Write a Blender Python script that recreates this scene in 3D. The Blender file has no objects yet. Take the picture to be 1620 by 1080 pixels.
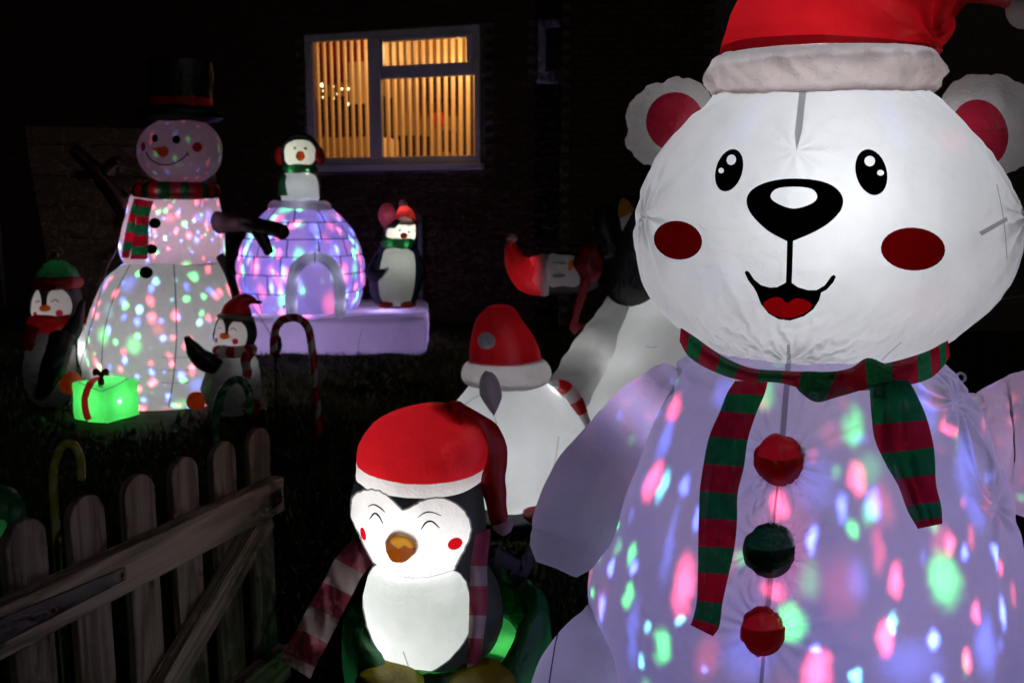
import bpy, bmesh, math, random
import numpy as np
from mathutils import Vector, Matrix, noise, geometry
from mathutils.bvhtree import BVHTree

random.seed(7); np.random.seed(7)
SC = bpy.context.scene
COL = SC.collection

# ---------------------------------------------------------------- camera
F = 1400.0; PITCH = math.radians(8.5); CAMZ = 1.5
cd = bpy.data.cameras.new('camera'); cam = bpy.data.objects.new('camera', cd); COL.objects.link(cam)
cam.location = (0, 0, CAMZ); cam.rotation_euler = (math.radians(90) - PITCH, 0, 0)
cd.sensor_width = 36.0; cd.lens = 36.0 * F / 1620.0; cd.clip_start = 0.05; cd.clip_end = 500
cd.dof.use_dof = True; cd.dof.focus_distance = 1.85; cd.dof.aperture_fstop = 5.6
SC.camera = cam

# ---------------------------------------------------------------- night sky and faint sun lamp filling in for a street light behind the camera
world = bpy.data.worlds.new('World'); SC.world = world; world.use_nodes = True
wn = world.node_tree.nodes; bg = wn['Background']
sky = wn.new('ShaderNodeTexSky'); sky.sky_type = 'NISHITA'; sky.sun_disc = False
SUN_EL, SUN_AZ = math.radians(22), math.radians(150)
sky.sun_elevation = SUN_EL; sky.sun_rotation = SUN_AZ
world.node_tree.links.new(sky.outputs['Color'], bg.inputs['Color'])
bg.inputs['Strength'].default_value = 0.0004
sd = bpy.data.lights.new('moon_fill', 'SUN'); sd.energy = 0.05; sd.angle = math.radians(0.5); sd.color = (1.0, 0.93, 0.84)
moon_fill = bpy.data.objects.new('moon_fill', sd); COL.objects.link(moon_fill)
sundir = Vector((math.sin(SUN_AZ) * math.cos(SUN_EL), math.cos(SUN_AZ) * math.cos(SUN_EL), math.sin(SUN_EL)))
moon_fill.rotation_euler = sundir.to_track_quat('Z', 'Y').to_euler()
SC.view_settings.view_transform = 'Standard'; SC.view_settings.look = 'None'
SC.view_settings.exposure = 0.0; SC.view_settings.gamma = 1.0
SC.render.engine = 'CYCLES'
SC.cycles.use_denoising = True
SC.cycles.max_bounces = 5; SC.cycles.diffuse_bounces = 3; SC.cycles.transmission_bounces = 4
SC.cycles.sample_clamp_indirect = 3.0
SC.cycles.use_adaptive_sampling = True; SC.cycles.adaptive_threshold = 0.03; SC.cycles.adaptive_min_samples = 12
SC.cycles.caustics_reflective = False; SC.cycles.caustics_refractive = False

# ---------------------------------------------------------------- pixel <-> world helpers
CAM = Vector((0, 0, CAMZ))
_fw = Vector((0, math.cos(PITCH), -math.sin(PITCH))); _up = Vector((0, math.sin(PITCH), math.cos(PITCH)))
def ray(px, py):
    return Vector((1, 0, 0)) * ((px - 810) / F) + _up * (-(py - 540) / F) + _fw
def W(px, py, Y):
    d = ray(px, py); return CAM + d * (Y / d.y)
def proj(p):
    r = p - CAM; z = r.dot(_fw)
    return (810 + F * r.x / z, 540 - F * r.dot(_up) / z, z)
def ground_hit(px, py, z=0.0):
    d = ray(px, py); s = (z - CAMZ) / d.z; return CAM + d * s

# ---------------------------------------------------------------- materials
def nt(name):
    m = bpy.data.materials.new(name); m.use_nodes = True; t = m.node_tree; t.nodes.clear()
    return m, t
def L(t, a, b): t.links.new(a, b)
def fabric(name, col, tcol=None, t=0.55, bump=0.25, scale=9.0, gloss=0.05, rough=0.38, var=0.06):
    """thin ripstop nylon: part diffuse, part translucent, faint sheen, crumpled"""
    m, T = nt(name); N = T.nodes
    tcol = tcol or col
    out = N.new('ShaderNodeOutputMaterial'); tc = N.new('ShaderNodeTexCoord')
    n1 = N.new('ShaderNodeTexNoise'); n1.noise_type = 'RIDGED_MULTIFRACTAL'; n1.inputs['Scale'].default_value = scale * 0.55
    n1.inputs['Detail'].default_value = 2; n1.inputs['Distortion'].default_value = 0.6
    n2 = N.new('ShaderNodeTexNoise'); n2.inputs['Scale'].default_value = scale * 3.2; n2.inputs['Detail'].default_value = 2
    n2.inputs['Distortion'].default_value = 1.2
    add = N.new('ShaderNodeMath'); add.operation = 'MULTIPLY_ADD'; add.inputs[1].default_value = 0.35
    L(T, tc.outputs['Object'], n1.inputs['Vector']); L(T, tc.outputs['Object'], n2.inputs['Vector'])
    L(T, n2.outputs['Fac'], add.inputs[0]); L(T, n1.outputs['Fac'], add.inputs[2])
    bp = N.new('ShaderNodeBump'); bp.inputs['Strength'].default_value = bump; bp.inputs['Distance'].default_value = 0.02
    L(T, add.outputs[0], bp.inputs['Height'])
    # weave density variation
    n3 = N.new('ShaderNodeTexNoise'); n3.inputs['Scale'].default_value = scale * 1.3; n3.inputs['Detail'].default_value = 2
    L(T, tc.outputs['Object'], n3.inputs['Vector'])
    mr = N.new('ShaderNodeMapRange'); mr.inputs[1].default_value = 0.25; mr.inputs[2].default_value = 0.75
    mr.inputs[3].default_value = 1 - var; mr.inputs[4].default_value = 1 + var * 0.5
    L(T, n3.outputs['Fac'], mr.inputs[0])
    def tint(c):
        mx = N.new('ShaderNodeVectorMath'); mx.operation = 'SCALE'; mx.inputs[0].default_value = c
        L(T, mr.outputs[0], mx.inputs['Scale']); return mx.outputs[0]
    df = N.new('ShaderNodeBsdfDiffuse'); tr = N.new('ShaderNodeBsdfTranslucent')
    L(T, tint(col), df.inputs['Color']); L(T, tint(tcol), tr.inputs['Color'])
    L(T, bp.outputs[0], df.inputs['Normal']); L(T, bp.outputs[0], tr.inputs['Normal'])
    mix = N.new('ShaderNodeMixShader'); mix.inputs[0].default_value = t
    L(T, df.outputs[0], mix.inputs[1]); L(T, tr.outputs[0], mix.inputs[2])
    gl = N.new('ShaderNodeBsdfGlossy'); gl.inputs['Roughness'].default_value = rough
    gl.inputs['Color'].default_value = (1, 1, 1, 1); L(T, bp.outputs[0], gl.inputs['Normal'])
    m2 = N.new('ShaderNodeMixShader'); m2.inputs[0].default_value = gloss
    L(T, mix.outputs[0], m2.inputs[1]); L(T, gl.outputs[0], m2.inputs[2])
    L(T, m2.outputs[0], out.inputs['Surface'])
    return m
def solid(name, col, rough=0.6, spec=0.3, noise_scale=None, col2=None, bump=0.0, stretch=(1, 1, 1), metal=0.0):
    m, T = nt(name); N = T.nodes
    out = N.new('ShaderNodeOutputMaterial'); b = N.new('ShaderNodeBsdfPrincipled')
    b.inputs['Base Color'].default_value = (*col, 1); b.inputs['Roughness'].default_value = rough
    b.inputs['Specular IOR Level'].default_value = spec; b.inputs['Metallic'].default_value = metal
    if noise_scale:
        tc = N.new('ShaderNodeTexCoord'); mp = N.new('ShaderNodeMapping'); mp.inputs['Scale'].default_value = stretch
        n = N.new('ShaderNodeTexNoise'); n.inputs['Scale'].default_value = noise_scale; n.inputs['Detail'].default_value = 6
        n.inputs['Distortion'].default_value = 0.5
        L(T, tc.outputs['Object'], mp.inputs['Vector']); L(T, mp.outputs[0], n.inputs['Vector'])
        cr = N.new('ShaderNodeValToRGB'); cr.color_ramp.elements[0].position = 0.3; cr.color_ramp.elements[1].position = 0.72
        cr.color_ramp.elements[0].color = (*col, 1); cr.color_ramp.elements[1].color = (*(col2 or col), 1)
        L(T, n.outputs['Fac'], cr.inputs[0]); L(T, cr.outputs[0], b.inputs['Base Color'])
        if bump:
            bp = N.new('ShaderNodeBump'); bp.inputs['Strength'].default_value = bump; bp.inputs['Distance'].default_value = 0.01
            L(T, n.outputs['Fac'], bp.inputs['Height']); L(T, bp.outputs[0], b.inputs['Normal'])
    L(T, b.outputs[0], out.inputs['Surface'])
    return m
def wood(name, g=1.0):
    m, T = nt(name); N = T.nodes
    out = N.new('ShaderNodeOutputMaterial'); b = N.new('ShaderNodeBsdfPrincipled')
    tc = N.new('ShaderNodeTexCoord'); oi = N.new('ShaderNodeObjectInfo')
    ad = N.new('ShaderNodeVectorMath'); ad.operation = 'ADD'
    sc = N.new('ShaderNodeVectorMath'); sc.operation = 'SCALE'; sc.inputs[0].default_value = (7.3, 3.1, 5.7)
    L(T, oi.outputs['Random'], sc.inputs['Scale']); L(T, tc.outputs['Object'], ad.inputs[0]); L(T, sc.outputs[0], ad.inputs[1])
    mp = N.new('ShaderNodeMapping'); mp.inputs['Scale'].default_value = (11, 11, 1.1)
    L(T, ad.outputs[0], mp.inputs['Vector'])
    n = N.new('ShaderNodeTexNoise'); n.inputs['Scale'].default_value = 1.0; n.inputs['Detail'].default_value = 1.5; n.inputs['Distortion'].default_value = 0.8
    L(T, mp.outputs[0], n.inputs['Vector'])
    ml = N.new('ShaderNodeMath'); ml.operation = 'MULTIPLY'; ml.inputs[1].default_value = 11
    L(T, n.outputs['Fac'], ml.inputs[0])
    fr = N.new('ShaderNodeMath'); fr.operation = 'PINGPONG'; fr.inputs[1].default_value = 1.0
    L(T, ml.outputs[0], fr.inputs[0])
    mp2 = N.new('ShaderNodeMapping'); mp2.inputs['Scale'].default_value = (170, 170, 5)
    L(T, ad.outputs[0], mp2.inputs['Vector'])
    n2 = N.new('ShaderNodeTexNoise'); n2.inputs['Scale'].default_value = 1; n2.inputs['Detail'].default_value = 4
    L(T, mp2.outputs[0], n2.inputs['Vector'])
    mx = N.new('ShaderNodeMath'); mx.operation = 'MULTIPLY_ADD'; mx.inputs[1].default_value = 0.55
    L(T, fr.outputs[0], mx.inputs[0])
    m3 = N.new('ShaderNodeMath'); m3.operation = 'MULTIPLY'; m3.inputs[1].default_value = 0.55
    L(T, n2.outputs['Fac'], m3.inputs[0]); L(T, m3.outputs[0], mx.inputs[2])
    cr = N.new('ShaderNodeValToRGB'); e = cr.color_ramp.elements
    e[0].position = 0.12; e[0].color = (0.13 * g, 0.104 * g, 0.084 * g, 1); e[1].position = 0.85; e[1].color = (0.45 * g, 0.39 * g, 0.33 * g, 1)
    L(T, mx.outputs[0], cr.inputs[0]); L(T, cr.outputs[0], b.inputs['Base Color'])
    bp = N.new('ShaderNodeBump'); bp.inputs['Strength'].default_value = 0.35; bp.inputs['Distance'].default_value = 0.003
    L(T, mx.outputs[0], bp.inputs['Height']); L(T, bp.outputs[0], b.inputs['Normal'])
    b.inputs['Roughness'].default_value = 0.8; b.inputs['Specular IOR Level'].default_value = 0.2
    L(T, b.outputs[0], out.inputs['Surface'])
    return m
def emit(name, col, s):
    m, T = nt(name); N = T.nodes; out = N.new('ShaderNodeOutputMaterial'); e = N.new('ShaderNodeEmission')
    e.inputs['Color'].default_value = (*col, 1); e.inputs['Strength'].default_value = s
    L(T, e.outputs[0], out.inputs['Surface']); return m

M = {}
M['white'] = fabric('white_nylon', (.52, .52, .53), (.84, .84, .84), t=.6, bump=.45, scale=8)
M['white_soft'] = fabric('white_nylon_gathered', (.55, .55, .55), (.9, .9, .9), t=.62, bump=.55, scale=14)
M['white_small'] = fabric('white_nylon_small', (.78, .78, .78), t=.5, bump=.3, scale=16)
M['red'] = fabric('red_nylon', (.55, .012, .015), (.62, .012, .02), t=.5, bump=.3, scale=10, gloss=.04)
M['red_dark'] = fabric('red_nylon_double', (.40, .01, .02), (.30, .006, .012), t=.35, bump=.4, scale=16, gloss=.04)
M['pinkred'] = fabric('ear_red_nylon', (.42, .015, .05), (.55, .02, .06), t=.5, bump=.5, scale=14, gloss=.04)
M['redprint'] = fabric('red_ink', (.14, .001, .001), (.105, .0004, .0004), t=.5, bump=.1, gloss=.0, var=.0)
M['tongue'] = fabric('tongue_ink', (.3, .002, .004), (.27, .001, .003), t=.5, bump=.1, gloss=.0, var=.0)
M['green'] = fabric('green_nylon', (.02, .18, .06), (.02, .2, .06), t=.45, bump=.35, scale=14, gloss=.04)
M['green_dark'] = fabric('dark_green_nylon', (.008, .08, .035), (.008, .09, .035), t=.35, bump=.4, scale=16, gloss=.05)
M['brightgreen'] = fabric('bright_green_nylon', (.06, .5, .1), (.07, .62, .12), t=.55, bump=.3, scale=12)
M['black'] = fabric('black_nylon', (.009, .010, .012), (.010, .011, .013), t=.4, bump=.5, scale=15, gloss=.05, rough=.45)
M['blackprint'] = fabric('black_ink', (.002, .002, .002), (.0004, .0004, .0004), t=.3, bump=.05, gloss=.0)
M['greyblack'] = fabric('charcoal_nylon', (.03, .03, .032), (.035, .035, .036), t=.5, bump=.6, scale=14, gloss=.06, rough=.4)
M['seam'] = fabric('seam_and_shade', (.36, .36, .4), (.36, .36, .38), t=.5, bump=.1, gloss=.02)
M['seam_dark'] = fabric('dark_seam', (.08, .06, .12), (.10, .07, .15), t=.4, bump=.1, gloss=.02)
M['grey'] = fabric('grey_lilac_nylon', (.62, .54, .64), (.6, .52, .62), t=.55, bump=.4, scale=12)
M['orange'] = fabric('orange_nylon', (.6, .09, .01), (.7, .11, .01), t=.5, bump=.3, scale=20)
M['yellow'] = fabric('yellow_nylon', (.7, .33, .02), (.8, .42, .03), t=.5, bump=.4, scale=24)
M['olive'] = fabric('olive_yellow_nylon', (.42, .34, .01), (.42, .34, .01), t=.4, bump=.4, scale=20)
M['pink'] = fabric('pink_nylon', (.62, .09, .16), (.65, .12, .2), t=.4, bump=.4, scale=16)
M['palepink'] = fabric('pale_pink_nylon', (.78, .6, .64), (.7, .52, .56), t=.4, bump=.4, scale=16)
M['maroon'] = fabric('maroon_nylon', (.055, .007, .006), (.05, .006, .006), t=.3, bump=.4, scale=16)
M['scarf_red'] = fabric('scarf_red', (.42, .01, .035), (.50, .010, .035), t=.65, bump=.45, scale=18, gloss=.03)
M['scarf_green'] = fabric('scarf_green', (.012, .15, .06), (.012, .20, .06), t=.65, bump=.45, scale=18, gloss=.03)
M['tongue_bright'] = fabric('bright_red_ink', (.5, .005, .008), (.42, .004, .008), t=.5, bump=.1, gloss=0, var=0)
M['orange_deep'] = fabric('deep_orange_nylon', (.5, .15, .01), (.34, .085, .004), t=.5, bump=.4, scale=24)
M['grey_pale'] = fabric('pale_grey_nylon', (.45, .45, .47), (.42, .42, .44), t=.45, bump=.4, scale=16)
M['white_dim'] = fabric('thick_white_nylon', (.64, .645, .65), (.66, .665, .67), t=.45, bump=.35, scale=7)
M['yellow_dim'] = fabric('amber_nylon', (.6, .27, .02), (.6, .27, .02), t=.45, bump=.3, scale=16)
M['cheek_red'] = fabric('cheek_ink', (.5, .03, .06), (.42, .02, .05), t=.5, bump=.1, gloss=0, var=0)
M['red_ribbon'] = fabric('ribbon_red', (.18, .008, .008), (.12, .004, .004), t=.4, bump=.3, scale=16)
M['navy_black'] = fabric('navy_nylon', (.010, .013, .035), (.01, .012, .03), t=.35, bump=.4, scale=10, gloss=.04)
M['red_bright'] = fabric('bright_red_nylon', (.65, .03, .03), (.75, .05, .05), t=.5, bump=.3, scale=14)
M['orange_red'] = fabric('orange_red_nylon', (.6, .04, .01), (.6, .04, .01), t=.4, bump=.3, scale=14)
M['rim'] = fabric('glow_rim_grey', (.10, .11, .11), (.13, .14, .14), t=.5, bump=.5, scale=40)  # lighter grey for the painted light rims; also the sliding penguin's eyes
M['wood'] = wood('weathered_wood', 1.3); M['wood_dark'] = wood('darker_weathered_wood', .85)  # pickets get the same wood at a darker setting
M['metal'] = solid('dark_metal', (.05, .045, .05), rough=.5, noise_scale=40, col2=(.09, .08, .085), bump=.2, metal=.4)
M['screw'] = solid('copper_screw', (.25, .09, .05), rough=.45, metal=.7)
M['darkplastic'] = solid('black_plastic', (.01, .01, .01), rough=.4)
M['upvc'] = solid('white_upvc', (.66, .65, .70), rough=.35, noise_scale=6, col2=(.74, .73, .78))
M['pipe'] = solid('grey_pipe', (.22, .22, .26), rough=.4, noise_scale=8, col2=(.28, .28, .32))
M['mortar'] = solid('mortar', (.10, .09, .08), rough=.9, noise_scale=30, col2=(.15, .135, .12), bump=.3)
M['rope'] = solid('rope', (.35, .34, .32), rough=.8)
M['fencewood'] = solid('fence_board', (.17, .105, .085), rough=.85, noise_scale=9, col2=(.22, .14, .115), bump=.4, stretch=(1, 8, 8))
def brick_mat():
    m = solid('red_brick', (.05, .022, .016), rough=.9, noise_scale=28, col2=(.09, .042, .03), bump=.5); return m
M['brick'] = brick_mat()
def ground_mat():
    return solid('lawn_soil', (.018, .024, .01), rough=.95, noise_scale=9, col2=(.05, .045, .022), bump=.8)
M['ground'] = ground_mat()
M['blade'] = solid('grass_blade', (.035, .065, .016), rough=.6, noise_scale=3, col2=(.085, .10, .035))

# ---------------------------------------------------------------- objects
BASE = {}
def thing(name, label, cat, loc, group=None):
    o = bpy.data.objects.new(name, None); COL.objects.link(o); o.location = loc
    o['label'] = label; o['category'] = cat
    if group: o['group'] = group
    o.empty_display_size = .1
    BASE[o.name] = Vector(loc); return o
def part(name, verts, faces, mat, parent=None, smooth=True, midx=None, kind=None):
    base = BASE[parent.name] if parent else Vector((0, 0, 0))
    me = bpy.data.meshes.new(name)
    v = np.asarray(verts, dtype=float) - np.array(base)
    me.from_pydata(v.tolist(), [], [tuple(int(i) for i in f) for f in faces])
    mats = mat if isinstance(mat, (list, tuple)) else [mat]
    for k in mats: me.materials.append(M[k] if isinstance(k, str) else k)
    if midx is not None: me.polygons.foreach_set('material_index', np.asarray(midx, dtype=np.int32))
    if smooth: me.polygons.foreach_set('use_smooth', np.ones(len(me.polygons), dtype=bool))
    me.update()
    o = bpy.data.objects.new(name, me); COL.objects.link(o)
    if parent: o.parent = parent
    if kind: o['kind'] = kind
    BASE[o.name] = base
    return o
def tag(o, label, cat, group=None):
    o['label'] = label; o['category'] = cat
    if group: o['group'] = group
    return o
def lamp(parent, loc, power, color=(1, 1, 1), radius=.02, name='inner_light'):  # real bulbs, and lamps added inside small closed parts to brighten them
    ld = bpy.data.lights.new(name, 'POINT'); ld.energy = power; ld.color = color; ld.shadow_soft_size = radius
    o = bpy.data.objects.new(name, ld); COL.objects.link(o); o.location = Vector(loc) - BASE[parent.name]; o.parent = parent
    return o

# ---------------------------------------------------------------- shape tools
def crom(P, m):
    P = np.asarray(P, dtype=float)
    if len(P) == 2:
        t = np.linspace(0, 1, m)[:, None]; return P[0] * (1 - t) + P[1] * t
    k = len(P); seg = np.linspace(0, k - 1, m); i = np.minimum(seg.astype(int), k - 2); t = (seg - i)[:, None]
    E = np.vstack([2 * P[0] - P[1], P, 2 * P[-1] - P[-2]])
    p0, p1, p2, p3 = E[i], E[i + 1], E[i + 2], E[i + 3]
    return .5 * ((2 * p1) + (-p0 + p2) * t + (2 * p0 - 5 * p1 + 4 * p2 - p3) * t ** 2 + (-p0 + 3 * p1 - 3 * p2 + p3) * t ** 3)
def grid_faces(m, n, wrap=True, off=0):
    f = []
    for i in range(m - 1):
        for j in range(n if wrap else n - 1):
            a = off + i * n + j; b = off + i * n + (j + 1) % n
            f.append((a, b, b + n, a + n))
    return f
def loft(C, U, V, n=48, m=None, cap0=True, cap1=True, p=1.0, disp=None):
    C = np.asarray(C, float); U = np.asarray(U, float); V = np.asarray(V, float)
    m = m or len(C)
    A = crom(np.hstack([C, U, V]), m) if m != len(C) else np.hstack([C, U, V])
    th = np.linspace(0, 2 * np.pi, n, endpoint=False)
    c = np.cos(th); s = np.sin(th)
    if p != 1.0:
        c = np.sign(c) * np.abs(c) ** p; s = np.sign(s) * np.abs(s) ** p
    X = A[:, None, 0:3] + c[None, :, None] * A[:, None, 3:6] + s[None, :, None] * A[:, None, 6:9]
    if disp is not None:
        R = X - A[:, None, 0:3]
        D = disp(np.linspace(0, 1, m)[:, None], th[None, :])
        X = X + R * D[:, :, None]
    verts = X.reshape(-1, 3).tolist(); faces = grid_faces(m, n)
    if cap0:
        verts.append(A[0, 0:3].tolist()); k = len(verts) - 1
        faces += [(k, (j + 1) % n, j) for j in range(n)]
    if cap1:
        verts.append(A[-1, 0:3].tolist()); k = len(verts) - 1; o = (m - 1) * n
        faces += [(k, o + j, o + (j + 1) % n) for j in range(n)]
    return verts, faces
def rows(R, Y, k=.8, n=64, m=None, **kw):
    """R: (py, xl, xr[, dY]) rows of an outline; lofted round a vertical axis standing at depth Y"""
    C, U, V = [], [], []
    for i, r in enumerate(R):
        y = Y + (r[3] if len(r) > 3 else 0)
        a = W(r[1], r[0], y); b = W(r[2], r[0], y); c = (a + b) / 2; rx = (b - a).length / 2
        kk = k[i] if isinstance(k, (list, tuple)) else k
        C.append(c); U.append((rx, 0, 0)); V.append((0, kk * rx, 0))
    return loft(C, U, V, n, m or len(R) * 5, **kw)
def ell_rows(cx, cy, rx, ry, k=14):
    out = []
    for i in range(k + 1):
        a = math.pi * i / k; w = max(math.sin(a), .02) * rx
        out.append((cy - ry * math.cos(a), cx - w, cx + w))
    return out
def ellipsoid(c, r, n=28, m=16, rot=None, disp=None):
    c = Vector(c); C, U, V = [], [], []
    R = rot or Matrix.Identity(3)
    for i in range(m + 1):
        a = math.pi * i / m; w = max(math.sin(a), .015)
        C.append(c + R @ Vector((0, 0, -math.cos(a) * r[2])))
        U.append(R @ Vector((r[0] * w, 0, 0))); V.append(R @ Vector((0, r[1] * w, 0)))
    return loft(C, U, V, n, None, disp=disp)
def tube(path, ru, rv=None, ref=(0, -1, 0), n=24, m=40, round0=True, round1=True, p=1.0, disp=None, cap0=True, cap1=True):
    """tube along path; ru: half width sideways, rv: half thickness along ref (towards the viewer)"""
    P = np.asarray([tuple(q) for q in path], float)
    ru = np.asarray(ru if hasattr(ru, '__len__') else [ru] * len(P), float)
    rv = ru.copy() if rv is None else np.asarray(rv if hasattr(rv, '__len__') else [rv] * len(P), float)
    A = crom(np.hstack([P, ru[:, None], rv[:, None]]), m)
    T = np.gradient(A[:, :3], axis=0); T /= np.linalg.norm(T, axis=1)[:, None] + 1e-12
    ref = np.asarray(ref, float); C, U, V = [], [], []
    def fr(t):
        v = ref - t * ref.dot(t); v /= np.linalg.norm(v) + 1e-9; return np.cross(t, v), v
    ks = [.2, .55, .83, .97]
    if round0:
        u, v = fr(T[0]); a, b = abs(A[0, 3:5]); e = min(a, b) if a > 0 else 0
        for q in ks:
            w = math.sqrt(1 - (1 - q) ** 2) if q < 1 else 1
            C.append(A[0, :3] - T[0] * e * (1 - q)); U.append(u * a * w); V.append(v * b * w)
    for i in range(m):
        u, v = fr(T[i]); C.append(A[i, :3]); U.append(u * max(A[i, 3], 1e-4)); V.append(v * max(A[i, 4], 1e-4))
    if round1:
        u, v = fr(T[-1]); a, b = abs(A[-1, 3:5]); e = min(a, b)
        for q in reversed(ks):
            w = math.sqrt(1 - (1 - q) ** 2)
            C.append(A[-1, :3] + T[-1] * e * (1 - q)); U.append(u * a * w); V.append(v * b * w)
    return loft(C, U, V, n, None, p=p, disp=disp, cap0=cap0, cap1=cap1)
def box(c, h, rot=None):
    c = Vector(c); R = rot or Matrix.Identity(3)
    v = [c + R @ Vector((sx * h[0], sy * h[1], sz * h[2])) for sx in (-1, 1) for sy in (-1, 1) for sz in (-1, 1)]
    f = [(0, 1, 3, 2), (4, 6, 7, 5), (0, 4, 5, 1), (2, 3, 7, 6), (0, 2, 6, 4), (1, 5, 7, 3)]
    return [tuple(q) for q in v], f
def bevel_box(c, h, bev=.004, rot=None, segs=1):
    bm = bmesh.new(); v, f = box((0, 0, 0), h)
    bv = [bm.verts.new(q) for q in v]
    for q in f: bm.faces.new([bv[i] for i in q])
    bmesh.ops.bevel(bm, geom=bm.edges[:], offset=bev, segments=segs, affect='EDGES', profile=.5)
    R = rot or Matrix.Identity(3); c = Vector(c); bm.verts.index_update()
    vs = [tuple(c + R @ q.co) for q in bm.verts]; fs = [[q.index for q in g.verts] for g in bm.faces]
    bm.free(); return vs, fs
def merge(*parts):
    V, Fc = [], []
    for v, f in parts:
        o = len(V); V += list(v); Fc += [tuple(i + o for i in q) for q in f]
    return V, Fc
def ribbon(Lp, Rp, depth, m=40, k=8, thick=.006, bulge=.0, wave=.0, stripes=None, crease=()):
    """cloth strip between a left and a right edge; depth(px,py,u) gives its distance"""
    A = crom(np.hstack([np.asarray(Lp, float), np.asarray(Rp, float)]), m)
    front, back = [], []
    for i in range(m):
        for j in range(k + 1):
            u = j / k; px = A[i, 0] * (1 - u) + A[i, 2] * u; py = A[i, 1] * (1 - u) + A[i, 3] * u
            Y = depth(px, py, i / (m - 1)) - bulge * (1 - (2 * u - 1) ** 2)
            for (u0, am) in crease: Y += am * max(0, 1 - abs(u - u0 - .05 * math.sin(i * .11)) / .16)
            if wave: Y += wave * noise.noise(Vector((px * .02, py * .02, 3.3))) + wave * .6 * noise.noise(Vector((px * .06, py * .015, 9.3)))
            front.append(tuple(W(px, py, Y))); back.append(tuple(W(px, py, Y + thick)))
    n = k + 1; N0 = len(front); V = front + back; Fc = []; mi = []
    if thick == 0: V = front
    def col(i):
        if stripes is None: return 0
        s = (i + .5) / (m - 1); return sum(1 for q in stripes if s > q) % 2
    for i in range(m - 1):
        for j in range(k):
            a = i * n + j; Fc.append((a, a + n, a + n + 1, a + 1)); mi.append(col(i))
            if thick: Fc.append((N0 + a, N0 + a + 1, N0 + a + n + 1, N0 + a + n)); mi.append(col(i))
        if not thick: continue
        a = i * n; Fc.append((a, N0 + a, N0 + a + n, a + n)); mi.append(col(i))
        a = i * n + k; Fc.append((a, a + n, N0 + a + n, N0 + a)); mi.append(col(i))
    for j in range(k if thick else 0):
        Fc.append((j, j + 1, N0 + j + 1, N0 + j)); mi.append(col(0))
        a = (m - 1) * n + j; Fc.append((a, N0 + a, N0 + a + 1, a + 1)); mi.append(col(m - 2))
    return V, Fc, mi
# flat print outlines, in picture coordinates
def ell(cx, cy, rx, ry, rot=0, n=28):
    r = math.radians(rot); o = []
    for i in range(n):
        a = 2 * math.pi * i / n; x, y = rx * math.cos(a), ry * math.sin(a)
        o.append((cx + x * math.cos(r) - y * math.sin(r), cy + x * math.sin(r) + y * math.cos(r)))
    return o
def stroke(pts, w, m=14, taper=0):
    P = crom(pts, m); T = np.gradient(P, axis=0); T /= np.linalg.norm(T, axis=1)[:, None] + 1e-9
    N = np.stack([-T[:, 1], T[:, 0]], 1); polys = []
    ww = [w / 2 * (1 - taper * abs(2 * i / (m - 1) - 1) ** 2) for i in range(m)]
    for i in range(m - 1):
        polys.append([tuple(P[i] + N[i] * ww[i]), tuple(P[i + 1] + N[i + 1] * ww[i + 1]), tuple(P[i + 1] - N[i + 1] * ww[i + 1]), tuple(P[i] - N[i] * ww[i])])
    return polys
def smooth_poly(pts, m=60):
    P = list(pts) + [pts[0]]
    E = [pts[-1]] + list(pts) + [pts[0], pts[1]]
    E = np.asarray(E, float); k = len(pts); out = []
    per = max(2, m // k)
    for i in range(k):
        for q in range(per):
            t = q / per; p0, p1, p2, p3 = E[i], E[i + 1], E[i + 2], E[i + 3]
            out.append(tuple(.5 * ((2 * p1) + (-p0 + p2) * t + (2 * p0 - 5 * p1 + 4 * p2 - p3) * t ** 2 + (-p0 + 3 * p1 - 3 * p2 + p3) * t ** 3)))
    return out
def offset(poly, d):
    n = len(poly); A = sum(poly[i][0] * poly[(i + 1) % n][1] - poly[(i + 1) % n][0] * poly[i][1] for i in range(n)); sg = 1 if A > 0 else -1; o = []
    for i in range(n):
        tx = poly[(i + 1) % n][0] - poly[i - 1][0]; ty = poly[(i + 1) % n][1] - poly[i - 1][1]; l = math.hypot(tx, ty) + 1e-9
        o.append((poly[i][0] + sg * d * ty / l, poly[i][1] - sg * d * tx / l))
    return o
def convex_parts(poly):
    a = 0; sg = []
    n = len(poly)
    for i in range(n):
        x0, y0 = poly[i]; x1, y1 = poly[(i + 1) % n]; x2, y2 = poly[(i + 2) % n]
        sg.append((x1 - x0) * (y2 - y1) - (y1 - y0) * (x2 - x1))
    if all(s > -1e-6 for s in sg) or all(s < 1e-6 for s in sg): return [poly]
    tris = geometry.tessellate_polygon([[Vector((x, y, 0)) for x, y in poly]])
    return [[poly[i] for i in t] for t in tris]

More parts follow.
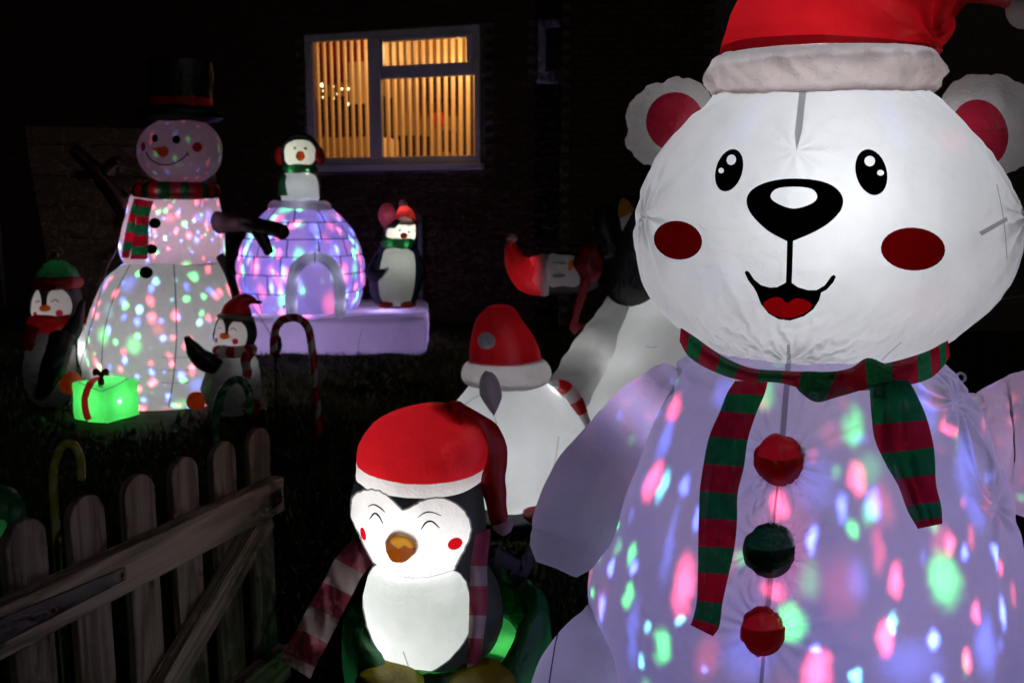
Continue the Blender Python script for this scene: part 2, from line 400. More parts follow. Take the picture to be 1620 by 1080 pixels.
class Shell:
    """a fabric skin; print and panels are cut out of the skin itself so that each is a piece of its own"""
    def __init__(s, vf):
        v, f = vf; s.bm = bmesh.new()
        bv = [s.bm.verts.new(q) for q in v]
        for q in f:
            try: s.bm.faces.new([bv[i] for i in q])
            except ValueError: pass
        bmesh.ops.recalc_face_normals(s.bm, faces=s.bm.faces[:])
        s.tags = []; s.cache = None
    def displace(s, fn):
        s.bm.normal_update()
        nn = [(v, v.normal.copy()) for v in s.bm.verts]
        for v, n in nn: v.co += n * fn(v.co, n)
    def crumple(s, amp, scale, stretch=(1, 1, 1), seed=0):
        st = Vector(stretch); o = Vector((seed * 3.7, seed * 1.3, 0))
        s.displace(lambda c, n: amp * noise.noise(Vector((c.x * st.x, c.y * st.y, c.z * st.z)) * scale + o))
    def pucker(s, p, R, amp, k=17, seed=1, pull=0.0, fine=False):
        p = Vector(p)
        if fine: s.refine(p, R * 2.0)
        def fn(c, n):
            d = c - p; r = d.length
            if r > R * 4: return 0
            e1 = n.cross(Vector((0, 0, 1))); 
            if e1.length < 1e-3: return 0
            e1.normalize(); e2 = n.cross(e1); a = math.atan2(d.dot(e2), d.dot(e1))
            fall = math.exp(-r / R) * min(1, r / (R * .2))
            return amp * fall * (math.sin(k * a + seed + 2 * noise.noise(Vector((a * 2, seed, 0)))) * (.6 + .4 * noise.noise(Vector((a * 3, r * 9, seed))))) - pull * math.exp(-(r / R) ** 2)
        s.displace(fn)
    def bvh(s):
        return BVHTree.FromBMesh(s.bm)
    def _info(s, f):
        c = f.calc_center_median()
        px, py, z = proj(c); return px, py, max((v.co - c).length for v in f.verts) * F / z + 1
    def cut(s, name, mat, polys, base=(0,)):
        """polys: list of picture polygons (any shape) that make one printed piece"""
        if isinstance(polys[0][0], (int, float)): polys = [polys]
        s.tags.append((name, mat)); ti = len(s.tags)
        if s.cache is None:
            s.bm.normal_update(); s.cache = {f: s._info(f) for f in s.bm.faces if f.normal.dot(f.calc_center_median() - CAM) < 0}
        allp = [q for p in polys for q in p]
        x0 = min(q[0] for q in allp); x1 = max(q[0] for q in allp); y0 = min(q[1] for q in allp); y1 = max(q[1] for q in allp)
        cand = {f: b for f, b in s.cache.items() if f.is_valid and b[0] + b[2] >= x0 and b[0] - b[2] <= x1 and b[1] + b[2] >= y0 and b[1] - b[2] <= y1 and f.material_index in base}
        co, bmv, ids, pj, ek = [], [], {}, [], {}
        def vid(v):
            if v not in ids:
                ids[v] = len(co); co.append(v.co.copy()); bmv.append(v); pj.append(proj(v.co)[:2])
            return ids[v]
        def bbox(p):
            xs = [pj[i][0] for i in p]; ys = [pj[i][1] for i in p]; return min(xs), min(ys), max(xs), max(ys)
        pieces = []                                  # [polygon, done, source face, bbox]
        for f in cand:
            p = [vid(v) for v in f.verts]; pieces.append([p, 0, f, bbox(p)])
        changed = set(); pk = 0
        for poly in polys:
            for cv in convex_parts(poly):
                cx = sum(q[0] for q in cv) / len(cv); cy = sum(q[1] for q in cv) / len(cv); rc = ray(cx, cy); planes = []
                for i in range(len(cv)):
                    n = ray(*cv[i]).cross(ray(*cv[(i + 1) % len(cv)]))
                    if n.length < 1e-9: continue
                    n.normalize(); planes.append((-n if n.dot(rc) < 0 else n, pk)); pk += 1
                bx0 = min(q[0] for q in cv); bx1 = max(q[0] for q in cv); by0 = min(q[1] for q in cv); by1 = max(q[1] for q in cv)
                nxt = []
                for pc in pieces:
                    b = pc[3]
                    if pc[1] or b[2] < bx0 or b[0] > bx1 or b[3] < by0 or b[1] > by1: nxt.append(pc); continue
                    ins = pc[0]; outs = []
                    for n, k in planes:
                        d = [n.dot(co[i] - CAM) for i in ins]
                        if min(d) > -1e-7: continue
                        if max(d) < 1e-7: ins = None; break
                        a_, b_ = [], []
                        for e in range(len(ins)):
                            i0, i1 = ins[e], ins[(e + 1) % len(ins)]; d0, d1 = d[e], d[(e + 1) % len(ins)]
                            if d0 >= -1e-7: a_.append(i0)
                            if d0 <= 1e-7: b_.append(i0)
                            if (d0 > 1e-7 and d1 < -1e-7) or (d0 < -1e-7 and d1 > 1e-7):
                                key = (min(i0, i1), max(i0, i1), k)
                                if key not in ek:
                                    q = co[i0].lerp(co[i1], d0 / (d0 - d1)); ek[key] = len(co); co.append(q); bmv.append(None); pj.append(proj(q)[:2])
                                a_.append(ek[key]); b_.append(ek[key])
                        if len(b_) > 2: outs.append(b_)
                        ins = a_
                        if len(ins) < 3: ins = None; break
                    if ins is None: nxt.append(pc); continue
                    changed.add(pc[2]); nxt.append([ins, 1, pc[2], None])
                    nxt += [[o, 0, pc[2], bbox(o)] for o in outs]
                pieces = nxt
        for p, done, f, b in pieces:
            if f not in changed: continue
            vs = []
            for i in p:
                if bmv[i] is None: bmv[i] = s.bm.verts.new(co[i])
                if bmv[i] not in vs: vs.append(bmv[i])
            if len(vs) < 3: continue
            try: g = s.bm.faces.new(vs)
            except ValueError:
                g = None
                if len(changed) and set(vs) == set(f.verts): f.material_index = ti if done else f.material_index; changed.discard(f)
            if g: g.material_index = ti if done else f.material_index; s.cache[g] = s._info(g)
        for f in changed:
            s.cache.pop(f, None); s.bm.faces.remove(f)
        return ti
    def refine(s, p, R):
        p = Vector(p); fs = [f for f in s.bm.faces if (f.calc_center_median() - p).length < R]
        es = list({e for f in fs for e in f.edges})
        bmesh.ops.subdivide_edges(s.bm, edges=es, cuts=1, use_grid_fill=True, smooth=.6)
    def slice(s, name, mat, co, no, base=(0,)):
        """everything on the positive side of a plane becomes one piece"""
        s.tags.append((name, mat)); ti = len(s.tags)
        r = bmesh.ops.bisect_plane(s.bm, geom=s.bm.faces[:] + s.bm.edges[:] + s.bm.verts[:], dist=1e-6, plane_co=Vector(co), plane_no=Vector(no))
        for f in s.bm.faces:
            if f.material_index in base and (f.calc_center_median() - Vector(co)).dot(Vector(no)) > 0: f.material_index = ti
        return ti
    def drop(s, poly):
        """open the skin there"""
        ti = s.cut('hole', 'white', poly)
        bmesh.ops.delete(s.bm, geom=[f for f in s.bm.faces if f.material_index == ti], context='FACES')
    def build(s, name, mat, parent, parts_of=None, sub=True):
        s.bm.verts.index_update(); groups = {}
        for f in s.bm.faces: groups.setdefault(f.material_index, []).append([v.index for v in f.verts])
        co = [tuple(v.co) for v in s.bm.verts]; objs = {}
        for ti in sorted(groups):
            used = sorted({i for f in groups[ti] for i in f}); mp = {q: i for i, q in enumerate(used)}
            vv = [co[i] for i in used]; ff = [[mp[i] for i in f] for f in groups[ti]]
            if ti == 0: objs[0] = part(name, vv, ff, mat, parent)
            else:
                nm, mt = s.tags[ti - 1]
                objs[ti] = part(nm, vv, ff, mt, objs.get(0, parent) if sub else parent)
        s.bm.free(); return objs
def hitY(bvh, px, py, off, fallback):
    d = ray(px, py).normalized(); h = bvh.ray_cast(CAM, d)
    if h[0] is None: return fallback
    return (h[0] - d * off).y
def hit(bvh, px, py):
    d = ray(px, py).normalized(); h = bvh.ray_cast(CAM, d)
    return h[0]

# ---------------------------------------------------------------- projector bulbs inside the inflatables
def spot_lamp(parent, loc, power, base, blobs=(), voro=None, bvh=None, radius=.006, name='projector_light'):
    """a rotating-party-bulb: base glow plus coloured beams, as light leaving the bulb in each direction"""
    ld = bpy.data.lights.new(name, 'POINT'); ld.energy = power; ld.shadow_soft_size = radius
    o = bpy.data.objects.new(name, ld); COL.objects.link(o); o.location = Vector(loc) - BASE[parent.name]; o.parent = parent
    ld.use_nodes = True; T = ld.node_tree; N = T.nodes; em = N.get('Emission') or N.new('ShaderNodeEmission')
    geo = N.new('ShaderNodeNewGeometry'); I = geo.outputs['Incoming']
    def mth(op, a, b=None):
        q = N.new('ShaderNodeMath'); q.operation = op
        for i, x in enumerate((a, b)):
            if x is None: continue
            if isinstance(x, (int, float)): q.inputs[i].default_value = x
            else: L(T, x, q.inputs[i])
        return q.outputs[0]
    def vm(op, a, b=None, c=None, sc=None):
        q = N.new('ShaderNodeVectorMath'); q.operation = op
        for i, x in enumerate((a, b, c)):
            if x is None: continue
            if isinstance(x, tuple): q.inputs[i].default_value = x
            else: L(T, x, q.inputs[i])
        if sc is not None: L(T, sc, q.inputs['Scale'])
        return q
    def smooth(x, a, b, lo, hi):
        q = N.new('ShaderNodeMapRange'); q.interpolation_type = 'SMOOTHERSTEP'
        for i, v in enumerate((a, b, lo, hi)): q.inputs[i + 1].default_value = v
        L(T, x, q.inputs[0]); return q.outputs[0]
    # slow colour drift of the base glow
    nz = N.new('ShaderNodeTexNoise'); nz.inputs['Scale'].default_value = 2.3; nz.inputs['Detail'].default_value = 2; L(T, I, nz.inputs['Vector'])
    cr = N.new('ShaderNodeValToRGB'); cr.color_ramp.elements[0].position = .32; cr.color_ramp.elements[1].position = .68
    cr.color_ramp.elements[0].color = (*base[0], 1); cr.color_ramp.elements[1].color = (*base[1], 1); L(T, nz.outputs['Fac'], cr.inputs[0])
    acc = cr.outputs[0]
    if blobs:
        sp = N.new('ShaderNodeSeparateXYZ'); L(T, I, sp.inputs[0])
        az = mth('ARCTAN2', sp.outputs[0], mth('MULTIPLY', sp.outputs[1], -1.0)); el = mth('ARCSINE', sp.outputs[2])
        cb = N.new('ShaderNodeCombineXYZ'); L(T, az, cb.inputs[0]); L(T, el, cb.inputs[1])
        wob = N.new('ShaderNodeTexNoise'); wob.inputs['Scale'].default_value = 14; wob.inputs['Detail'].default_value = 1; L(T, I, wob.inputs['Vector'])
        ws = vm('MULTIPLY_ADD', wob.outputs['Color'], (.05, .07, 0), (-.025, -.035, 0))
        D = vm('ADD', cb.outputs[0], ws.outputs[0]).outputs[0]
        lo = Vector(loc)
        def ae(p):
            d = (p - lo).normalized(); return math.atan2(d.x, -d.y), math.asin(d.z)
        for (px, py, rx, ry, c, s) in blobs:
            h = hit(bvh, px, py)
            if h is None: continue
            a, e = ae(h); h1 = hit(bvh, px + rx, py) or hit(bvh, px - rx, py) or h; h2 = hit(bvh, px, py - ry) or h
            da = max(abs(ae(h1)[0] - a), .012); de = max(abs(ae(h2)[1] - e), .012)
            v = vm('MULTIPLY_ADD', D, (1 / da, 1 / de, 0), (-a / da, -e / de, 0))
            ln = N.new('ShaderNodeVectorMath'); ln.operation = 'LENGTH'; L(T, v.outputs[0], ln.inputs[0])
            k = smooth(ln.outputs['Value'], .1, 1.7, s, 0)
            cv = N.new('ShaderNodeVectorMath'); cv.operation = 'SCALE'; cv.inputs[0].default_value = c; L(T, k, cv.inputs['Scale'])
            acc = vm('ADD', acc, cv.outputs[0]).outputs[0]
    if voro:
        for (scale, r0, r1, stren, seed, stretch) in voro:
            mp = N.new('ShaderNodeMapping'); mp.inputs['Location'].default_value = (seed, seed * .37, seed * 1.9)
            mp.inputs['Scale'].default_value = stretch
            wn_ = N.new('ShaderNodeTexNoise'); wn_.inputs['Scale'].default_value = 5; wn_.inputs['Detail'].default_value = 2; L(T, I, wn_.inputs['Vector'])
            L(T, vm('ADD', I, vm('MULTIPLY_ADD', wn_.outputs['Color'], (.10, .10, .10), (-.05, -.05, -.05)).outputs[0]).outputs[0], mp.inputs['Vector'])
            vo = N.new('ShaderNodeTexVoronoi'); vo.inputs['Scale'].default_value = scale; vo.inputs['Randomness'].default_value = .9
            L(T, mp.outputs[0], vo.inputs['Vector'])
            k = smooth(vo.outputs['Distance'], r0, r1, stren, 0)
            sc_ = N.new('ShaderNodeSeparateColor'); L(T, vo.outputs['Color'], sc_.inputs[0])
            c2 = N.new('ShaderNodeValToRGB'); c2.color_ramp.interpolation = 'CONSTANT'
            e = c2.color_ramp.elements; e[0].position = 0; e[0].color = (1, .1, .16, 1); e[1].position = .45; e[1].color = (.12, .2, 1, 1)
            q = e.new(.72); q.color = (.12, .9, .22, 1); q = e.new(.9); q.color = (.25, .8, 1, 1)
            L(T, sc_.outputs[0], c2.inputs[0])
            cv = vm('SCALE', c2.outputs[0], sc=k)
            acc = vm('ADD', acc, cv.outputs[0]).outputs[0]
    L(T, acc, em.inputs['Color']); em.inputs['Strength'].default_value = 1.0
    if not em.outputs[0].links:
        L(T, em.outputs[0], (N.get('Light Output') or N.new('ShaderNodeOutputLight')).inputs[0])
    return o


# ================================================================ SETTING
g = part('ground', [(-60, -20, 0), (60, -20, 0), (60, 90, 0), (-60, 90, 0)], [(0, 1, 2, 3)], 'ground', smooth=False)
g['kind'] = 'structure'; g['label'] = 'dark lawn and soil under the inflatables'
# grass: thousands of short blades, thicker where the lawn shows against lit fabric
def make_grass():
    rng = np.random.default_rng(3)
    n = 52000
    Y = 2.6 + 8.2 * rng.random(n) ** .9; X = (rng.random(n) - .62) * (Y * 1.25)
    keep = np.ones(n, bool)
    patch = np.array([[noise.noise(Vector((x * .9, y * .9, 0)))] for x, y in zip(X, Y)])[:, 0]
    keep &= (patch + rng.random(n) * .6) > .05
    X, Y = X[keep], Y[keep]; n = len(X)
    h = .035 + .05 * rng.random(n); a = rng.random(n) * 6.283; w = .004 + .004 * rng.random(n)
    lx = (rng.random(n) - .5) * h * 1.1; ly = (rng.random(n) - .5) * h * 1.1
    V = np.zeros((n, 3, 3)); V[:, 0] = np.stack([X - np.cos(a) * w, Y - np.sin(a) * w, 0 * X - .002], 1)
    V[:, 1] = np.stack([X + np.cos(a) * w, Y + np.sin(a) * w, 0 * X - .002], 1); V[:, 2] = np.stack([X + lx, Y + ly, h], 1)
    me = bpy.data.meshes.new('grass'); me.from_pydata(V.reshape(-1, 3).tolist(), [], np.arange(3 * n).reshape(-1, 3).tolist())
    me.materials.append(M['blade']); o = bpy.data.objects.new('grass', me); COL.objects.link(o)
    o['kind'] = 'stuff'; o['label'] = 'short dark lawn grass between the inflatables'; o['category'] = 'grass'
make_grass()

# ---- house: brick wall with a lit window, seen at an angle
HA = Vector((-.44, 11.66, 0)); HD = Vector((2.46, -.74, 0)).normalized(); HN = Vector((-HD.y * -1, 0, 0))
HN = Vector((HD.y, -HD.x, 0))            # outwards, towards the camera
HR = Matrix((HD, -HN, Vector((0, 0, 1)))).transposed()   # local x along wall, y into the house, z up
def H(s, z, out=0): return HA + HD * s + HN * out + Vector((0, 0, z))
def hw(px, py, out=0):
    d = ray(px, py); p0 = HA + HN * out; k = (p0 - CAM).dot(HN) / d.dot(HN); q = CAM + d * k
    return (q - HA).dot(HD), q.z
house = thing('house', 'dark red brick house wall behind the inflatables with one lit window', 'house', H(-2, 0, 0))
wl, wt = hw(481, 57); wr, wb = hw(759, 38); wb = hw(762, 258)[1]; wt = (hw(481, 57)[1] + hw(757, 38)[1]) / 2; wr = hw(759, 150)[0]
S0, S1, ZT = -9.8, 1.25, 5.2
BT = .05
def wbox(s0, s1, z0, z1, o0, o1):
    return box(H((s0 + s1) / 2, (z0 + z1) / 2, (o0 + o1) / 2), ((s1 - s0) / 2, abs(o1 - o0) / 2, (z1 - z0) / 2), HR)
wallv = merge(wbox(S0, wl, 0, ZT, -.2, -.012), wbox(wr, S1, 0, ZT, -.2, -.012), wbox(wl, wr, 0, wb, -.2, -.012), wbox(wl, wr, wt, ZT, -.2, -.012))
wall = part('wall', *wallv, 'mortar', house, smooth=False)
# small second window, mostly hidden by the wing
w2l, w2t = hw(851, 32); w2b = hw(851, 130)[1]; w2r = w2l + .75
# bricks
bl, bh = .215, .065
def brick_mesh():
    v, f = bevel_box((0, 0, 0), (bl / 2, .02, bh / 2), .004)
    me = bpy.data.meshes.new('brick'); me.from_pydata(v, [], f); me.materials.append(M['brick']); return me
bme = brick_mesh(); bv = np.array([tuple(v.co) for v in bme.vertices]); bf = [tuple(p.vertices) for p in bme.polygons]
cells = []
row = 0; z = .04
while z < ZT:
    s = S0 + (.1125 if row % 2 else 0)
    while s < S1 - .05:
        inw = (s + bl / 2 > wl - .0 and s - bl / 2 < wr and z + bh / 2 > wb - .09 and z - bh / 2 < wt + .0)
        inw2 = (s + bl / 2 > w2l and s - bl / 2 < w2r and z + bh / 2 > w2b - .03 and z - bh / 2 < w2t)
        if not inw and not inw2: cells.append((s, z))
        s += .225
    row += 1; z += .075
def key(c):
    p = proj(H(*c)); return (p[0] - 700) ** 2 + 1.4 * (p[1] - 240) ** 2 + (1e7 if p[0] > 885 else 0)
cells.sort(key=key)
RB = np.array(HR)
for (s, z) in cells[:300]:
    o = bpy.data.objects.new('brick', bme); COL.objects.link(o); o.parent = wall
    o.location = H(s, z, -.018 + random.uniform(-.003, .003)) - BASE[house.name]; o.rotation_euler = HR.to_euler()
V, Fc = [], []
for (s, z) in cells[300:]:
    c = np.array(H(s, z, -.018 + random.uniform(-.003, .003))); o = len(V)
    V += (bv @ RB.T + c).tolist(); Fc += [tuple(i + o for i in q) for q in bf]
part('brickwork', V, Fc, 'brick', wall, smooth=False, kind='stuff')
# projecting wing on the right, its corner hides half of the small window
WY = 10.9
wx = W(889, 200, WY).x
part('wing_wall', *box((wx + 3.2, WY + .9, 2.6), (3.2, .88, 2.6)), 'mortar', house, smooth=False)
V, Fc = [], []; row = 0; z = .04
while z < 5.1:
    x = wx + bl / 2 + (.1125 if row % 2 else 0)
    while x < wx + 1.7:
        c = np.array((x, WY + .008 + random.uniform(-.003, .003), z)); o = len(V)
        V += (bv + c).tolist(); Fc += [tuple(i + o for i in q) for q in bf]; x += .225
    row += 1; z += .075
part('wing_brickwork', V, Fc, 'brick', house, smooth=False, kind='stuff')
# window frames (white plastic), panes and blinds
def frame_bar(name, parent, s0, s1, z0, z1, o0=-.06, o1=.012):
    v, f = bevel_box(H((s0 + s1) / 2, (z0 + z1) / 2, (o0 + o1) / 2), ((s1 - s0) / 2, (o1 - o0) / 2, (z1 - z0) / 2), .008, HR)
    return part(name, v, f, 'upvc', parent, smooth=False)
gm, T = nt('window_glass'); N = T.nodes
_o = N.new('ShaderNodeOutputMaterial'); _t = N.new('ShaderNodeBsdfTransparent'); _g = N.new('ShaderNodeBsdfGlossy'); _g.inputs['Roughness'].default_value = .05
_x = N.new('ShaderNodeMixShader'); _x.inputs[0].default_value = .05; _t.inputs['Color'].default_value = (.93, .95, .94, 1)
L(T, _t.outputs[0], _x.inputs[1]); L(T, _g.outputs[0], _x.inputs[2]); L(T, _x.outputs[0], _o.inputs['Surface'])
win = frame_bar('window', house, wl + .002, wr - .002, wt - .095, wt - .002)            # head bar carries the rest
def px_s(px, py=150): return hw(px, py)[0]
def px_z(px, py): return hw(px, py)[1]
zi0 = wb + .10
frame_bar('frame_bottom', win, wl + .002, wr - .002, wb + .002, wb + .1)
frame_bar('frame_side', win, wl + .002, wl + .12, wb + .102, wt - .097); frame_bar('frame_side', win, wr - .075, wr - .002, wb + .102, wt - .097)
mul0, mul1 = px_s(583), px_s(603)
frame_bar('mullion', win, mul0, mul1, wb + .102, wt - .097)
tz0, tz1 = px_z(680, 122), px_z(680, 101)
frame_bar('transom', win, mul1 + .002, wr - .077, tz0, tz1)
# opening top light has its own sash
frame_bar('sash', win, mul1 + .002, mul1 + .05, tz1 + .002, wt - .097, -.05, .03); frame_bar('sash', win, wr - .17, wr - .078, tz1 + .002, wt - .097, -.05, .03)
frame_bar('sash', win, mul1 + .052, wr - .172, wt - .15, wt - .097, -.05, .03)
v, f = bevel_box(H((wl + wr) / 2, wb - .045, .03), ((wr - wl) / 2 + .05, .075, .04), .006, HR)
part('sill', v, f, 'upvc', win, smooth=False)
for (a, b, c, d) in ((wl + .12, mul0, wb + .1, wt - .095), (mul1, wr - .075, wb + .1, tz0), (mul1 + .05, wr - .17, tz1, wt - .15)):
    part('pane', *wbox(a, b, c, d, -.035, -.031), gm, win, smooth=False)
slat_m = fabric('blind_slat', (.85, .66, .46), (.7, .5, .3), t=.45, bump=.15, scale=30, gloss=.03, var=.1)
sl0 = wl + .10; k = 0; s = sl0
while s < wr - .05:
    ang = math.radians(86 if s < mul0 else 76)
    R = HR @ Matrix.Rotation(ang + random.uniform(-.05, .05), 3, 'Z')
    vv = []; 
    for q in range(7):
        u = (q / 6 - .5); 
        for zz in (wt - .05, wb + .03):
            vv.append(H(s, zz, -.16) + R @ Vector((u * .089, .006 * (1 - 4 * u * u), 0)))
    n0 = len(vv); vv += [p + R @ Vector((0, .0012, 0)) for p in vv]
    ff = []
    for q in range(6):
        a = 2 * q; ff.append((a, a + 1, a + 3, a + 2)); ff.append((n0 + a, n0 + a + 2, n0 + a + 3, n0 + a + 1))
    part('blind_slat', [tuple(p) for p in vv], ff, slat_m, win)
    s += .1035; k += 1
# the lit room behind: warm walls, red curtain, dark cabinet, table
rm = solid('room_wall', (.5, .31, .15), rough=.8); rr = solid('room_red', (.30, .03, .012), rough=.8); rd = solid('room_dark', (.035, .018, .012), rough=.5)
rt = solid('room_table', (.62, .47, .32), rough=.5)
RW0, RW1, RB0, RB1 = wl - 1.0, wr + 1.0, wb - 1.2, wt + .5
room = part('room', *merge(wbox(RW0, RW1, RB0, RB1, -3.3, -3.2), wbox(RW0 - .1, RW0, RB0, RB1, -3.2, -.205), wbox(RW1, RW1 + .1, RB0, RB1, -3.2, -.205),
                         wbox(RW0, RW1, RB0 - .1, RB0, -3.2, -.205), wbox(RW0, RW1, RB1, RB1 + .1, -3.2, -.205)), rm, house, smooth=False)
def rpx(px, py, out):
    return hw(px, py, out)
def rbox(name, x0, y0, x1, y1, out, th, mat):
    a = rpx(x0, y1, out); b = rpx(x1, y0, out)
    return part(name, *wbox(a[0], b[0], a[1], b[1], out - th, out), mat, house, smooth=False)
rbox('red_curtain', 508, 30, 600, 132, -2.2, .08, rr)
rbox('wall_poster', 553, 96, 600, 165, -1.9, .03, rt)
rbox('cabinet', 508, 150, 600, 214, -2.0, .5, rd)
rbox('table', 495, 216, 600, 262, -1.3, .7, rt)
rbox('dark_shelf', 604, 214, 668, 262, -2.4, .4, rd)
rbox('dark_doorway', 676, 100, 762, 160, -2.6, .3, rd); rbox('dark_picture', 680, 178, 700, 200, -2.1, .05, rr)
rbox('dark_chair', 700, 206, 712, 240, -1.5, .3, rd); rbox('dark_side_unit', 728, 120, 775, 262, -2.2, .5, rd)
lamp(house, H(-.6, wt - .1, -1.0), 95, (1, .56, .20), .12, 'room_light')
lamp(house, H(.6, wt - .35, -.75), 165, (1, .56, .20), .12, 'room_light')
# fairy lights seen through the left pane
fl = thing('fairy_lights', 'tiny warm fairy lights glowing behind the blinds of the left pane', 'fairy lights', H(*hw(528, 150, -1.2), -1.2))
em = emit('fairy_bulb', (1, .72, .32), 5)
wp = []
for (x, y, r) in ((510, 135, .032), (512, 144, .02), (512, 154, .02), (526, 137, .024), (526, 147, .02), (526, 156, .028), (534, 149, .016), (549, 165, .03), (551, 141, .018), (541, 141, .016), (535, 158, .014)):
    p = H(*hw(x, y, -1.2), -1.2); part('bulb', *ellipsoid(p, (r, r, r), 10, 6), em, fl)
    wp.append(p)
part('wire', *tube(sorted([p + Vector((0, .03, .01)) for p in wp], key=lambda q: q.x), .004, n=5, m=40), 'darkplastic', fl)
# small dark window by the wing
sw = frame_bar('window', house, w2l, w2r, w2t - .10, w2t - .002)
frame_bar('frame_side', sw, w2l, w2l + .11, w2b + .13, w2t - .102); frame_bar('frame_bottom', sw, w2l, w2r, w2b + .012, w2b + .128)
part('pane', *wbox(w2l + .1, w2r, w2b + .1, w2t - .1, -.05, -.045), 'darkplastic', sw, smooth=False)
v, f = bevel_box(H((w2l + w2r) / 2, w2b - .012, .02), ((w2r - w2l) / 2, .06, .02), .005, HR); part('sill', v, f, 'upvc', sw, smooth=False)
# drainpipes
def drainpipe(px, label, py, top):
    s = hw(px, py)[0]; b = H(s, 0, .06); t = thing('drainpipe', label, 'drainpipe', b, 'drainpipes on the house wall')
    part('pipe', *tube([b, b + Vector((0, 0, top / 2)), b + Vector((0, 0, top))], .034, n=14, m=6, round0=False, round1=False), 'pipe', t)
    for zz in (.3 * top, .8 * top):
        part('bracket', *tube([b + Vector((0, 0, zz)), b + Vector((0, 0, zz + .05))], .044, n=14, m=3, round0=False, round1=False), 'pipe', t)
drainpipe(668, 'thin grey drainpipe on the brick wall right of the igloo penguin', 400, hw(668, 338)[1])
drainpipe(6, 'grey drainpipe at the far left edge of the brick wall', 400, 5)

# ---- lap-board fence panel leaning behind the snowman
FY = 9.4
fp = thing('fence_panel', 'brown lap-board fence panel leaning against the house behind the snowman', 'fence panel', W(170, 560, FY))
nb = 15
for i in range(nb):
    y = 199 + i * 24.5; xl = 38 + i * 4.2 + random.uniform(-1, 1); xr = 338 + i * 1.2
    a = W(xl, y + 2 * random.random(), FY + .02 * (i % 2) - i * .02); b = W(xr, y + 7, FY + .02 * (i % 2) - i * .02); h = .088
    v = []
    for q in range(9):
        c = a.lerp(b, q / 8); wv = .006 * noise.noise(Vector((i * 3.1, q * .8, 0)))
        for (dy, dz) in ((0, 0), (-.028, -2 * h + wv), (-.012, -2 * h + wv), (.016, 0)): v.append(tuple(c + Vector(((.028 if dz else 0) if q == 0 else 0, dy, dz + wv))))
    f = [(q * 4 + e, q * 4 + (e + 1) % 4, q * 4 + 4 + (e + 1) % 4, q * 4 + 4 + e) for q in range(8) for e in range(4)] + [(3, 2, 1, 0), (32, 33, 34, 35)]
    part('board', v, f, 'fencewood', fp, smooth=False)
for x in (90, 165, 240):
    a = W(x, 200, FY + .075); b = W(x + 30, 556, FY - .20)
    part('batten', *tube([a, b], .022, .014, n=4, m=8, p=.3, round0=False, round1=False), 'fencewood', fp, smooth=False)

# ================================================================ POLAR BEAR (nearest, right)
BY = 2.0
bear = thing('polar_bear_inflatable', 'huge white inflatable polar bear with red Santa hat and striped scarf, nearest on the right', 'inflatable', (W(1270, 900, BY).x, BY, 0))
# --- body
R = [(556, 1130, 1450), (575, 1085, 1492), (600, 1064, 1512), (650, 1036, 1540), (700, 1014, 1560), (750, 991, 1576), (800, 969, 1590), (850, 951, 1600),
     (900, 938, 1607), (950, 931, 1612), (1000, 931, 1614), (1050, 936, 1614), (1100, 945, 1608), (1150, 965, 1592), (1200, 1005, 1555), (1240, 1070, 1490), (1262, 1180, 1380)]
def bodisp(t, th):
    return .010 * np.sin(29 * th + 9 * np.sin(3 * th)) * np.exp(-t / .12) + .003 * np.sin(9 * th + 14 * t)
body = Shell(rows(R, BY, .74, n=220, m=150, disp=bodisp))
body.crumple(.012, 5, seed=1); body.crumple(.004, 14, (1, 1, .5), seed=2)
b0 = body.bvh()
# gathers round the buttons, shoulders and hips
BUT = [(1235, 728, 40, 42, 'red'), (1219, 871, 43, 44, 'green'), (1208, 998, 38, 40, 'red')]
for i, (x, y, rx, ry, c) in enumerate(BUT):
    body.pucker(hit(b0, x, y), .085, .011, 17, seed=i + 1, pull=.012, fine=True)
body.pucker(hit(b0, 1524, 632), .16, .022, 11, seed=5, pull=.02, fine=True)
body.pucker(hit(b0, 1585, 800), .12, .016, 9, seed=6, pull=.012)
body.pucker(hit(b0, 1075, 580), .14, .016, 11, seed=7, pull=.008)
bb = body.bvh()
for (x, y, rx, ry, c) in BUT: body.drop(ell(x, y, rx * .82, ry * .82, n=18))
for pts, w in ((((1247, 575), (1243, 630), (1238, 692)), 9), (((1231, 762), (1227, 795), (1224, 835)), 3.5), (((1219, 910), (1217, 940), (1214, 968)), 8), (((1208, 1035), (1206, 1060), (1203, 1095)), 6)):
    body.cut('seam_and_shade', 'seam', stroke(pts, w, 6))  # darker strips along the seam, with the inner tether's shadow painted in
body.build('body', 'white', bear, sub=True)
# --- head
R = [(130, 1150, 1440), (145, 1134, 1454), (165, 1118, 1474), (182, 1090, 1490), (200, 1071, 1510), (240, 1039, 1544), (280, 1021, 1567), (320, 1009, 1583), (360, 1004, 1591), (400, 1007, 1590), (440, 1018, 1578),
     (480, 1038, 1550), (515, 1070, 1510), (545, 1110, 1462), (565, 1156, 1410), (577, 1210, 1350), (581, 1265, 1292)]
def hdisp(t, th):
    return .013 * np.sin(37 * th + 6 * np.sin(2 * th)) * (.45 + .55 * np.sin(5 * th + 1)) * np.exp(-(1 - t) / .10) + .006 * np.sin(41 * th + 5 * np.sin(5 * th)) * np.exp(-t / .08)
head = Shell(rows(R, BY, .70, n=250, m=170, cap0=False, disp=hdisp))
head.crumple(.010, 4, seed=4); head.crumple(.004, 16, (1, 1, .6), seed=5); head.crumple(.002, 40, seed=6)
h0 = head.bvh()
head.pucker(W(1001, 338, BY - .05), .09, .015, 11, seed=2, pull=.012, fine=True)
head.pucker(W(1592, 350, BY - .10), .09, .020, 11, seed=3, pull=-.004, fine=True)
head.pucker(hit(h0, 1248, 574), .12, .013, 19, seed=8, pull=.004, fine=True)
